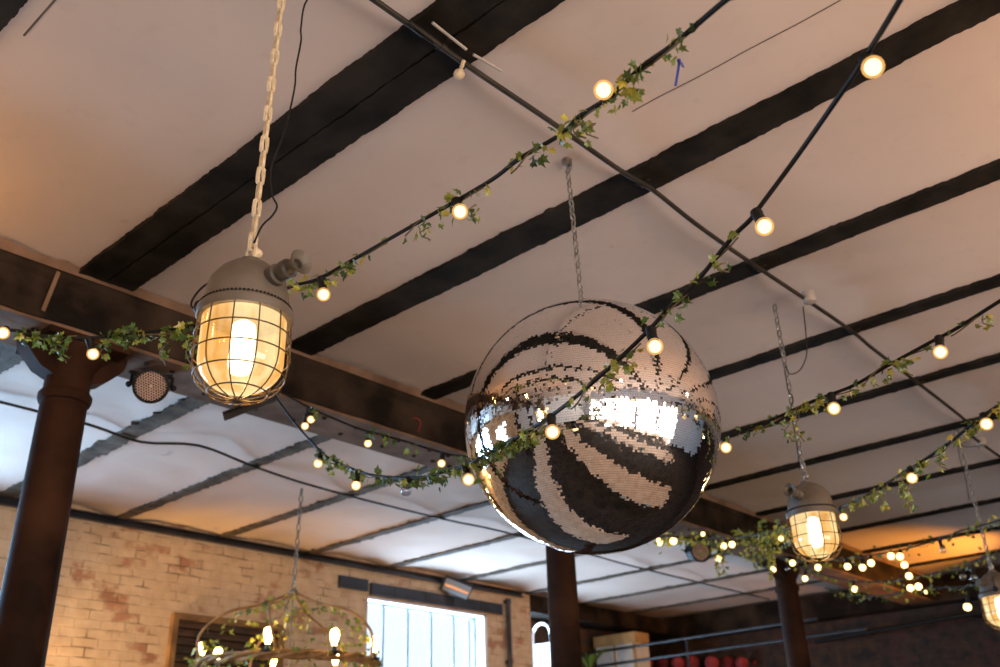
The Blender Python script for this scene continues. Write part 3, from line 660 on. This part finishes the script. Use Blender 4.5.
S3 = [(1030, 285, 1.28), (1000, 301, 1.32), (958, 327.6), (929, 343), (888, 365.5), (854.5, 385), (826.5, 396, 1.47), (798.5, 407.5), (762, 424), (725.6, 434, 1.62), (690, 446, 1.75), (640, 460, 1.85), (560, 464, 1.95), (500, 460, 2.05), (461.6, 456), (443, 453, 2.15), (397, 439), (363, 430, 2.25), (342, 422), (312, 409, 2.27), (288, 396), (273, 389, 2.28)]
p3 = festoon('festoon string with round warm bulbs running behind the mirror ball from right edge to beam', S3, [(940.5, 352), (834, 408.5), (726, 447.5), (441.5, 463.5), (368, 443.5), (311, 419.5), (305, 426)])
S4 = [(1020, 390, 1.5), (1000, 404.5, 1.55), (988.5, 412), (972, 424), (949.5, 443), (930, 456), (915, 466, 1.75), (900, 475), (878.7, 488, 1.95), (861, 498.6), (841, 507.6, 2.3), (815, 522, 2.5), (781, 530, 2.9), (760, 534, 3.2), (735, 538, 3.5)]
p4 = festoon('festoon string with warm bulbs descending from the right edge behind the second lamp', S4, [(986.5, 424), (912, 478), (843.5, 517), (781, 538.5)])
T1 = [(1030, 505, 2.9), (1000, 520, 3.1), (960, 531), (945, 538, 3.4), (905, 549), (885, 553), (862, 556, 3.7), (830, 560), (805, 561, 4.0), (780, 558, 4.2)]
p5 = festoon('upper far festoon string under the orange lit ceiling at right', T1, [(943, 550, 0), (900, 556.5), (891, 556), (871, 563), (862.5, 567.5), (847.5, 566.5), (818, 567.5), (792.5, 563), (773, 569.5), (788, 569, 0)], far=True)
T2 = [(1030, 540, 3.0), (1000, 550, 3.2), (975, 561), (960, 567, 3.5), (935, 573), (905, 579, 3.8), (870, 582), (845, 580, 4.1), (818, 573), (800, 566, 4.3)]
p6 = festoon('middle far festoon string dipping under the orange lit ceiling at right', T2, [(963, 577, 0), (973.5, 578, 0), (909, 576), (904.5, 565), (854.5, 589), (805, 578.5)], far=True)
T3 = [(1030, 575, 3.1), (985, 583, 3.3), (960, 587), (930, 588, 3.6), (905, 592), (880, 596, 4.0), (850, 595), (825, 588, 4.4)]
p7 = festoon('lowest far festoon string above the dark wall at right', T3, [(926, 592, 1, 0.015), (918.5, 586.5), (910.5, 588), (967.5, 607)], far=True)
T4 = [(640, 533, 3.0), (660, 536, 3.2), (680, 537), (705, 540, 3.5), (735, 541), (757, 540, 3.9), (775, 545, 4.1)]
p8 = festoon('festoon string of warm bulbs along the beam right of the mirror ball', T4, [(659, 542), (673.5, 541), (703, 534, 1, 0.018), (723.5, 546), (732, 544.5), (718.5, 559)], far=True, anchor=False)

# ------------------------------------------------------------------ ivy
LEAF = [(0, 0), (.20, -.10), (.46, .06), (.30, .22), (.50, .46), (.20, .50), (0, 1.0), (-.20, .50), (-.50, .46), (-.30, .22), (-.46, .06), (-.20, -.10)]
def leaf_at(vs, fs, tints, p, size, rng, tint, droop=True):
    d = Vector((rng.gauss(0, 1), rng.gauss(0, 1), rng.gauss(-0.7, 0.7))).normalized()
    nrm = Vector((rng.gauss(0, 1), rng.gauss(0, 1), rng.gauss(0, 0.6))); nrm = (nrm-d*nrm.dot(d))
    nrm = nrm.normalized() if nrm.length > 1e-3 else d.orthogonal().normalized(); a = d.cross(nrm)
    o = len(vs); vs.append(p+d*size*0.3+nrm*size*0.05); tints.append(tint)
    for (u, v) in LEAF:
        vs.append(p+a*u*size+d*v*size-nrm*size*(0.22*abs(u)+0.10*v*v)); tints.append(min(1, max(0, tint+rng.gauss(0, 0.04))))
    for k in range(12): fs.append((o, o+1+k, o+1+(k+1) % 12))
def sub(path, a, c):
    """portion of a path between two view columns"""
    out = []
    for p in path:
        v = p-Vector((0, 0, CAMZ)); X = 500+FPX*v.dot(RIGHT)/v.dot(FWD)
        if min(a, c) <= X <= max(a, c): out.append(p)
    return out
IVN = [0]
def ivy(label, spans, hangs=(), size=0.027, tint=(0.55, 0.28), group='ivy garlands', spread=0.015, stem=True):
    """spans: (points, leaves per metre); hangs: (point, length) dangling tendrils"""
    IVN[0] += 1; rng = random.Random(100+IVN[0]); o = spans[0][0][0]
    root = empty('ivy_garland', o, label, 'ivy', group); vs, fs, ti = [], [], []; st = MB()
    for pts, dens in spans:
        if len(pts) < 2: continue
        L = [0.0]
        for a, c in zip(pts, pts[1:]): L.append(L[-1]+(c-a).length)
        def pos(t):
            i = min(len(pts)-2, max(0, int(np.searchsorted(L, t))-1)); return pts[i].lerp(pts[i+1], (t-L[i])/max(1e-6, L[i+1]-L[i]))
        ph = rng.random()*6; m = max(4, int(L[-1]/0.03)); tub = []
        for i in range(m+1):
            t = L[-1]*i/m; q = ph+t*22; tub.append(pos(t)+Vector((0.012*math.cos(q), 0.012*math.sin(q), -0.006+0.014*math.sin(q*0.8+1))))
        st.tube(tub, 0.0026, 5)
        for i in range(int(L[-1]*dens)):
            # leaves gather in tufts
            t = L[-1]*rng.random()
            if noise.noise(Vector((t*7+IVN[0]*13, 0, 0))) < -0.12 and rng.random() < 0.6: continue
            p = pos(t)+Vector((rng.gauss(0, spread), rng.gauss(0, spread), rng.gauss(-0.012, spread)))
            leaf_at(vs, fs, ti, p, size*rng.uniform(0.7, 1.25), rng, rng.gauss(*tint))
    for p, ln in hangs:
        pts = [p+Vector((0.012*math.sin(k*1.3), 0.012*math.cos(k*1.1), -ln*k/6)) for k in range(7)]; st.tube(pts, 0.0022, 5)
        for k in range(int(ln*110)):
            leaf_at(vs, fs, ti, p+Vector((rng.gauss(0, .012), rng.gauss(0, .012), -ln*rng.random())), size*rng.uniform(.6, 1), rng, rng.gauss(*tint))
    st.build('stem', 'stem', root, o)
    me = bpy.data.meshes.new('leaves'); me.from_pydata([tuple(v-o) for v in vs], [], fs); me.materials.append(M['leaf'])
    at_ = me.attributes.new('tint', 'FLOAT', 'POINT'); at_.data.foreach_set('value', ti); me.update()
    ob = bpy.data.objects.new('leaves', me); COL.objects.link(ob); ob.parent = root
    return root
ivy('ivy garland climbing to the top edge around the upper left string', [(sub(p1, 694, 600), 150), (sub(p1, 600, 505), 95), (sub(p1, 490, 400), 80), (sub(p1, 400, 345), 40), (sub(p1, 352, 288), 150)], [(at(472, 203, 1.12), .06), (at(425, 226, 1.16), .05), (at(590, 122, .96), .05), (at(578, 122, .97), .05)], tint=(.52, .27))
ivy('ivy garland on the string crossing the left column head', [(sub(p1, 196, 98), 190), (sub(p1, 80, 18), 180)], [(at(165, 340, 1.55), .11), (at(105, 345, 1.6), .06), (at(66, 342, 1.62), .09), (at(60, 340, 1.62), .06), (at(192, 335, 1.52), .14)], size=0.034, tint=(.45, .22))
ivy('ivy sprigs on the string above the upper right of the mirror ball', [(sub(p2, 735, 690), 40), (sub(p2, 690, 640), 75)], [(at(721, 262, 1.01), .03)], tint=(.45, .2))
ivy('ivy trailing with the string across the face of the mirror ball', [(sub(p2, 645, 560), 85), (sub(p2, 560, 500), 80), (sub(p2, 520, 455), 170)], [(at(630, 350, 1.08), .05), (at(612, 377, 1.1), .04), (at(480, 465, 1.38), .08)], tint=(.5, .25))
ivy('ivy on the sagging string between mirror ball and big left lamp', [(sub(p2, 455, 405), 120), (sub(p2, 405, 312), 85)], [(at(320, 450, 1.98), .05)], tint=(.4, .18), size=0.034)
ivy('ivy tuft on the string along the lower edge of the main beam', [(sub(p3, 422, 360), 75), (sub(p3, 500, 455), 120)], [(at(316, 406, 2.25), .06)], tint=(.45, .15), size=0.036)
ivy('ivy garland on the string right of the mirror ball', [(sub(p3, 1000, 945), 22), (sub(p3, 932, 855), 105), (sub(p3, 855, 790), 120), (sub(p3, 790, 726), 90)], [(at(985, 315, 1.34), .04), (at(795, 412, 1.52), .12), (at(786, 420, 1.55), .09), (at(905, 362, 1.4), .05)], tint=(.5, .25))
ivy('ivy garland on the string descending at the right edge', [(sub(p4, 1010, 965), 160), (sub(p4, 965, 925), 60), (sub(p4, 925, 898), 130), (sub(p4, 890, 845), 45)], [(at(905, 482, 1.76), .12), (at(900, 480, 1.78), .09), (at(940, 455, 1.66), .06), (at(882, 490, 1.9), .09)], tint=(.62, .25), size=0.034)
ivy('far ivy garland on the upper string under the orange lit ceiling', [(sub(p5, 1010, 780), 32)], [], size=0.036, tint=(.6, .25), spread=.035)
ivy('far ivy garland on the dipping middle string at right', [(sub(p6, 1010, 800), 34)], [(at(850, 583, 4.05), .12), (at(858, 584, 4.0), .15)], size=0.036, tint=(.6, .25), spread=.025)
ivy('far ivy garland on the lowest string above the dark wall', [(sub(p7, 1010, 825), 28)], [], size=0.036, tint=(.5, .25), spread=.025)
ivy('thick ivy wound with bulbs along the beam right of the mirror ball', [(sub(p8, 640, 776), 85), (sub(p4, 800, 736), 50)], [(at(743, 530, 3.6), .28), (at(750, 533, 3.65), .34), (at(764, 533, 3.5), .42), (at(768, 530, 3.5), .3), (at(757, 535, 3.6), .3), (at(776, 528, 3.2), .2), (at(785, 525, 3.0), .16), (at(715, 548, 3.6), .25), (at(722, 552, 3.6), .2)], size=0.038, tint=(.72, .25), spread=.045)
# blue ribbon tied to the ivy
p = at(678, 63, .92); b = MB()
o = p; root = empty('blue_ribbon', o, 'small blue ribbon tied to the ivy near the top edge', 'ribbon')
def band(pts, w):
    m = MB(); side = RIGHT*0.6+FWD*0.4; vs = []
    for q in pts: vs += [q-side*w/2, q+side*w/2, q+side*w/2+FWD*0.0012, q-side*w/2+FWD*0.0012]
    fs = [(i*4+j, i*4+(j+1) % 4, i*4+4+(j+1) % 4, i*4+4+j) for i in range(len(pts)-1) for j in range(4)]; return m.add(vs, fs)
band([at(679.5, 60, .92), at(678.5, 68, .918), at(677, 77, .92), at(675.5, 86, .921)], 0.011).build('tail', 'bluecloth', root, o, smooth=False)
band([at(678.5, 60.5, .92), at(681, 62, .918), at(683.5, 67.5, .919)], 0.013).build('tail', 'bluecloth', root, o, smooth=False)
b = MB(); b.ball(at(679, 60.5, .919), 0.005, 8, 6); b.build('knot', 'bluecloth', root, o)

# ------------------------------------------------------------------ stage lamps on the beam
def par_can(c, facing, r, depth, hang, label):
    o = c; root = empty('stage_spotlight', o, label, 'spotlight', 'round stage spotlights on the beam'); f = Vector(facing).normalized()
    b = MB(); b.lathe([(r*0.55, -depth), (r*0.85, -depth*0.8), (r*0.97, -depth*0.3), (r, 0), (r*1.0, 0.02), (r*0.84, 0.022), (r*0.84, -0.01)], c, f, 32, cap=False)
    b.lathe([(0.001, -depth-0.001), (r*0.55, -depth)], c, f, 32, cap=False); b.build('housing', 'black', root, o)
    b = MB(); b.lathe([(0.001, 0.002), (r*0.9, 0.002)], c, f, 32, cap=False); b.build('front_plate', 'honey', root, o)
    b = MB(); a = f.orthogonal().normalized(); e = f.cross(a); s = r*0.15
    for i in range(-8, 9):
        for j in range(-8, 9):
            q = a*(i+0.5*(j % 2))*s+e*j*s*0.866
            if q.length < r*0.86 and q.length > s*0.6: b.lathe([(s*0.42, 0.0021), (s*0.30, 0.005), (s*0.05, 0.0055)], c+q, f, 6)
    b.build('honeycomb', 'black', root, o)
    side = f.cross(Vector((0, 0, 1))).normalized(); b = MB()
    p0 = c-side*(r+0.008)-f*depth*0.3; p1_ = c+side*(r+0.008)-f*depth*0.3
    b.bar(p0, Vector((p0.x, p0.y, hang-0.02)), 0.02, 0.006); b.bar(p1_, Vector((p1_.x, p1_.y, hang-0.02)), 0.02, 0.006)
    b.bar(Vector((p0.x, p0.y, hang-0.02)), Vector((p1_.x, p1_.y, hang-0.02)), 0.006, 0.03); m_ = (p0+p1_)/2; b.bar(Vector((m_.x, m_.y, hang-0.02)), Vector((m_.x, m_.y, hang+0.02)), 0.03, 0.03); b.build('yoke', 'black', root, o)
    b = MB(); b.ball(p0-side*0.012, 0.018, 8, 6); b.ball(p1_+side*0.012, 0.018, 8, 6); b.build('knob', 'black', root, o)
C0 = W(-1.86, .925, .836)
par_can(C0-Vector((0, 0, 0.005)), (0.86, -0.46, -0.36), 0.098, 0.10, hz(BZ)-0.012, 'round black spotlight with brown honeycomb face by the left column')
par_can(W(-1.86, 3.21, .812), (0.80, -0.62, -0.2), 0.105, 0.22, hz(BZ)-0.012, 'round spotlight with brown face right of the mirror ball')
# steel angle on the soffit, hidden partly by the big lamp
a, c = at(224, 414, 2.25), at(277, 394, 2.22)
o = a; root = empty('steel_bracket', o, 'grey steel angle bar fixed under the beam behind the big left lamp', 'bracket')
b = MB(); b.bar(a, c, 0.05, 0.008); b.bar(a+Vector((0, 0, -0.02)), c+Vector((0, 0, -0.02)), 0.008, 0.045); b.build('angle_bar', 'steel', root, o, smooth=False)
b = MB(); b.bar(c, Vector((c.x, c.y, hz(BZ))), 0.03, 0.03); b.bar(a.lerp(c, 0.4), Vector((*a.lerp(c, 0.4)[:2], hz(BZ))), 0.03, 0.03); b.build('hanger', 'steel', root, o, smooth=False)
# red painted hook mark on the beam face
pts = [W(BX1+0.006, y, z) for y, z in ((1.645, .925), (1.662, .927), (1.670, .918), (1.667, .905), (1.661, .890))]
tag(MB().tube(catmull(pts, 4), 0.0025, 6).build('red_hook', 'redpaint', None, pts[0]), 'small red hook on the beam left of the mirror ball', 'hook')
# white string clip and a pale plate on the beam at the left column
pts = [W(BX1+0.008, .655, .985), W(BX1+0.008, .645, .93), W(BX1+0.008, .640, .890)]
tag(MB().bar(pts[0], pts[2], 0.004, 0.02, (0, 1, 0)).build('beam_strap', 'soffit', None, pts[0], smooth=False), 'thin pale vertical strap on the beam above the left column', 'strap')

# ------------------------------------------------------------------ chandelier
CC = W(-2.683, 1.935, .392); RH = 0.285*H
root = empty('hoop_chandelier', CC, 'ivy twined hoop chandelier with glowing filament bulbs by the brick wall', 'chandelier')
b = MB(); n = 64
for q in range(3):
    b.tube([CC+Vector(((RH+0.02*math.cos(7*t+q*2.1))*math.cos(t), (RH+0.02*math.cos(7*t+q*2.1))*math.sin(t), 0.025*math.sin(7*t+q*2.1))) for t in np.linspace(0, 2*math.pi, n, endpoint=False)], 0.018, 6, closed=True)
b.build('hoop', 'branch', root, CC)
b = MB(); chain(b, [CC+Vector((0, 0, 0.60)), W(-2.683, 1.942, 1.0)-Vector((0, 0, 0.03))], 0.075, 0.045, 0.006, 5, 8); b.build('chain', 'chain', root, CC)
b = MB(); b.ball(CC+Vector((0, 0, 0.58)), 0.04, 12, 8); b.tube([CC+Vector((0, 0, 0.58)), CC+Vector((0, 0, -0.02))], 0.008, 6); b.build('hub', 'chain', root, CC)
for k in range(5):
    a = 2*math.pi*k/5+0.5; ca, sa = math.cos(a), math.sin(a); wv = 0.25 if k % 2 else -0.2
    pts = [CC+Vector((RH*ca, RH*sa, 0.01)), CC+Vector((RH*1.02*math.cos(a+wv*.4), RH*1.02*math.sin(a+wv*.4), 0.22)), CC+Vector((RH*.80*math.cos(a+wv), RH*.78*math.sin(a+wv), 0.38)), CC+Vector((RH*.42*math.cos(a+wv*1.2), RH*.40*math.sin(a+wv*1.2), 0.46)), CC+Vector((0.02*ca, 0.02*sa, 0.58))]
    b = MB(); b.tube(catmull(pts, 6), 0.011, 6); b.build('vine_arm', 'branch', root, CC)
vs, fs, ti = [], [], []; rng = random.Random(77)
for k in range(420):
    a = rng.random()*2*math.pi
    if k < 190: p = CC+Vector((RH*math.cos(a), RH*math.sin(a), rng.gauss(0.0, 0.04)))
    else:
        kk = rng.randrange(5); a = 2*math.pi*kk/5+0.5+rng.gauss(0, 0.2); h = rng.random(); p = CC+Vector((RH*(1.02-0.75*h*h)*math.cos(a), RH*(1.02-0.75*h*h)*math.sin(a), 0.52*h))
    leaf_at(vs, fs, ti, p+Vector((rng.gauss(0, .03), rng.gauss(0, .03), rng.gauss(0, .03))), rng.uniform(.035, .06), rng, rng.gauss(.65, .22))
me = bpy.data.meshes.new('leaves'); me.from_pydata([tuple(v-CC) for v in vs], [], fs); me.materials.append(M['leaf'])
me.attributes.new('tint', 'FLOAT', 'POINT').data.foreach_set('value', ti); ob = bpy.data.objects.new('leaves', me); COL.objects.link(ob); ob.parent = root
for ang in (-49, -8, 35, 225, 200, 155, 110):
    a = math.radians(ang); c = CC+Vector((RH*math.cos(a), RH*math.sin(a), 0.0))
    b = MB(); b.lathe([(0.01, 0.0), (0.05, 0.025), (0.052, 0.03), (0.02, 0.032), (0.02, 0.07), (0.014, 0.075)], c, n=14); so = b.build('bulb_holder', 'steel', root, CC)
    b = MB(); b.lathe([(0.016, 0.07), (0.018, 0.085), (0.030, 0.12), (0.036, 0.150), (0.032, 0.178), (0.018, 0.194), (0.001, 0.198)], c, n=16); b.build('bulb', 'edison', so, CC, angle=180)

# ------------------------------------------------------------------ gallery at the far end
YG = 4.9
o = W(-3.0, YG, .5); root = empty('gallery_railing', o, 'blue grey pipe railing across the dark far end of the room', 'railing')
for z, x0, x1 in ((.683, -3.77, -1.95), (.765, -3.77, -2.2)): b = MB(); b.tube([W(x0, YG, z-0.004), W(x1, YG, z+0.006)], 0.021, 10); b.build('rail', 'steel', root, o)
for xx in (-3.74, -3.0, -2.3): b = MB(); b.tube([W(xx, YG, .3), W(xx, YG, .77)], 0.018, 8); b.build('post', 'steel', root, o)
struct(MB().box((-3.78*H, (YG-0.02)*H, hz(0.22)), (-1.9*H, YE*H, hz(0.30))).build('gallery_floor', 'beam', smooth=False))
struct(MB().box((-3.78*H, (YE-0.12)*H, hz(0.86)), (-1.0*H, YE*H, hz(1)-0.0)).build('trim_4', 'beam', smooth=False))
rng = random.Random(3)
for k, (px, s) in enumerate(((648, 0.7), (663, 0.8), (678, .9), (692, 1.15), (712, 1.0), (728, 1.0), (742, .9), (757, .8))):
    c = at(px, 663, 6.4 if k % 2 else 6.3); b = MB()
    b.lathe([(max(.001, .11*s*math.sin(t)**0.6), -.10*s*math.cos(t)) for t in np.linspace(0.02, math.pi-0.02, 10)], c, (0.3, 0.1, 1), 16)
    tag(b.build('red_cushion', 'red', None, c), 'red cushion behind the railing at the far end, ' + ('first', 'second', 'third', 'fourth', 'fifth', 'sixth', 'seventh', 'last')[k] + ' from the left', 'cushion', 'red cushions behind the railing')
o = W(-3.5, 5.05, .4); root = empty('wooden_cabinet', o, 'pale wooden cabinet with white panels behind the railing by the middle column', 'cabinet')
c0, c1_ = W(-3.72, 5.0, .44), W(-3.42, 5.14, .865)
MB().box((c0.x, c0.y, c0.z), (c1_.x, c1_.y, c1_.z-0.16)).build('body', 'white', root, o, smooth=False)
b = MB(); b.box((c0.x-0.02, c0.y-0.03, c1_.z-0.16), (c1_.x+0.02, c1_.y, c1_.z)); b.build('top_board', 'wood', root, o, smooth=False)
b = MB(); b.box((c1_.x-0.04, c0.y-0.02, c0.z), (c1_.x+0.005, c0.y, c1_.z-0.16)); b.box((c0.x+0.35, c0.y-0.02, c0.z), (c0.x+0.38, c0.y, c1_.z-0.16)); b.build('stile', 'wood', root, o, smooth=False)
o = at(590, 672, 5.9); root = empty('potted_palm', o, 'green leafy palm in front of the pale cabinet behind the middle column', 'plant'); rng = random.Random(9)
b = MB(); b.lathe([(0.10, -0.2), (0.14, 0), (0.13, 0.0), (0.12, -0.02)], o, n=16); b.build('pot', 'red', root, o)
me_b = MB()
for k in range(22):
    a = rng.random()*6.28; L_ = rng.uniform(.35, .62); ca, sa = math.cos(a), math.sin(a); pv = None
    for q in range(6):
        t = q/5; p = o+Vector((ca*L_*.75*t, sa*L_*.75*t, L_*(1.35*t-0.75*t*t))); w = 0.026*math.sin(math.pi*min(.97, t+.08)); side = Vector((-sa, ca, 0))*w
        cur = (p-side, p+side)
        if pv: me_b.add([pv[0], pv[1], cur[1], cur[0]], [(0, 1, 2, 3)])
        pv = cur
ob = me_b.build('fronds', 'leaf', root, o); ob.data.attributes.new('tint', 'FLOAT', 'POINT').data.foreach_set('value', [.5]*len(ob.data.vertices))
o = W(-3.565, 4.3, .665); root = empty('arched_mirror', o, 'chrome arched frame with white panel just left of the middle column', 'mirror')
b = MB(); pts = [o+Vector((-0.17, -.03, -0.3)), o+Vector((-0.17, -.03, 0.30))]+[o+Vector((-0.17*math.cos(t), -.03, 0.33+0.17*math.sin(t))) for t in np.linspace(0, math.pi, 9)]+[o+Vector((0.17, -.03, 0.30)), o+Vector((0.17, -.03, -0.3))]
b.tube(pts, 0.022, 8); b.build('frame', 'chrome', root, o)
MB().box((o.x-.16, o.y-.028, o.z-.3), (o.x+.16, o.y-.012, o.z+.22)).build('panel', 'white', root, o, smooth=False)
# duct and warm uplight at the far right
o = W(-1.6, 5.25, .74); root = empty('wall_duct', o, 'dark pipe running across the orange far wall at the right edge', 'pipe')
b = MB(); b.tube([W(-2.5, 5.5, .74), W(-0.2, 5.2, .80)], 0.03, 12); b.build('pipe', 'black', root, o)
for xx in (-2.2, -1.6, -1.0): b = MB(); yy = 5.5-0.3*(xx+2.5)/2.3; zz = .74+.06*(xx+2.5)/2.3; b.tube([W(xx, yy, zz), W(xx, YE, zz+.01)], 0.02, 8); b.build('bracket', 'steel', root, o)
def uplight(pos, direction, power, color, label):
    root = empty('flood_light', pos, label, 'floodlight'); f = Vector(direction).normalized()
    b = MB(); b.lathe([(0.05, -0.12), (0.09, -0.1), (0.10, 0.0), (0.095, 0.0), (0.085, -0.08), (0.001, -0.09)], pos, f, 20, cap=False); b.build('housing', 'black', root, pos)
    b = MB(); b.tube([pos-f*0.1, pos-f*0.1-Vector((0, 0, 0.25))], 0.015, 8); b.build('stand', 'black', root, pos)
    l = bpy.data.lights.new('flood_beam', 'SPOT'); l.energy = power; l.color = color; l.spot_size = math.radians(95); l.spot_blend = 0.8; l.shadow_soft_size = 0.06
    lo = bpy.data.objects.new('flood_beam', l); COL.objects.link(lo); lo.parent = root; lo.location = f*0.02; lo.rotation_euler = f.to_track_quat('-Z', 'Y').to_euler()
uplight(W(-1.02, 4.90, .56), (-0.86, -0.10, 0.40), 300, (1.0, 0.40, 0.05), 'amber floodlight aimed at the ceiling, out of frame at right')

def added_glow_string(label, pts, power):  # unseen strings with point lights, added to throw orange light on the ceiling
    path = catmull(pts, 8); o = path[0]; root = empty('festoon_string', o, label, 'string lights', 'festoon light strings')
    b = MB(); b.tube(path, 0.0062, 8); b.build('cable', 'black', root, o)
    for k in range(4, len(path), 8):
        c = path[k]-Vector((0, 0, 0.075)); add_bulb(root, o, path[k], c, True, False, 0.0235)
        l = bpy.data.lights.new('added_bulb_light', 'POINT'); l.energy = power; l.color = (1.0, 0.50, 0.15); l.shadow_soft_size = 0.03
        lo = bpy.data.objects.new('added_bulb_light', l); COL.objects.link(lo); lo.parent = root; lo.location = c-o-Vector((0, 0, 0.04))
added_glow_string('unseen festoon string added for warm glow beyond the left edge, by the main beam', [W(-1.74, .40, .97), W(-1.6, .25, .905), W(-1.3, .0, .83), W(-1.0, -.25, .80), W(-.7, -.5, .82), W(-.55, -.66, .98)], 6.0)
added_glow_string('unseen festoon string added for warm glow beyond the upper right corner', [W(.4, .26, .98), W(.2, .9, .80), W(.12, 1.4, .78), W(.10, 1.95, .80), W(.08, 2.5, .79), W(.10, 3.1, .82), W(.2, 3.53, .98)], 12.0)
o = W(-3.43, 1.02, .06); root = empty('added_wall_light', o, 'unseen warm light added to brighten the brick wall, below the frame', 'wall light')  # unseen fitting and spot, added to brighten the brick
b = MB(); b.box((XL*H+.001, o.y-.05, o.z-.10), (XL*H+.02, o.y+.05, o.z+.10)); b.tube([(XL*H+.02, o.y, o.z), (o.x, o.y, o.z-.02)], 0.012, 8); b.build('bracket', 'steel', root, o)
b = MB(); b.ball(o, .06, 16, 10); b.build('globe', 'edison', root, o)
l = bpy.data.lights.new('brick_fill_spot', 'SPOT'); l.energy = 380; l.color = (1.0, 0.58, 0.22); l.shadow_soft_size = 0.065; l.spot_size = math.radians(78); l.spot_blend = 0.7
lo = bpy.data.objects.new('brick_fill_spot', l); COL.objects.link(lo); lo.parent = root; lo.rotation_euler = Vector((-0.22, 0.90, 0.36)).to_track_quat('-Z', 'Y').to_euler(); lo.location = (0.16, 0.08, 0.05)

# ------------------------------------------------------------------ long tables and floor behind the camera (seen in the mirror ball)
for k, xx in enumerate((-1.2, -.35, .55, 1.3)):
    o = Vector((xx*H, -.1*H, 0)); root = empty('trestle_table', o, 'long pale trestle table outside the frame, reflected in the mirror ball', 'table', 'trestle tables')
    MB().box((o.x-0.42, o.y-5.2, 0.71), (o.x+0.42, o.y+5.2, 0.76)).build('tabletop', 'tabletop', root, o, smooth=False)
    for yy in (-4.8, -1.6, 1.6, 4.8):
        b = MB()
        for s in (-1, 1): b.bar((o.x+s*0.36, o.y+yy, 0), (o.x+s*0.2, o.y+yy, 0.71), 0.05, 0.05)
        b.bar((o.x-0.3, o.y+yy, 0.4), (o.x+0.3, o.y+yy, 0.4), 0.03, 0.05); b.build('leg', 'tabletop', root, o, smooth=False)
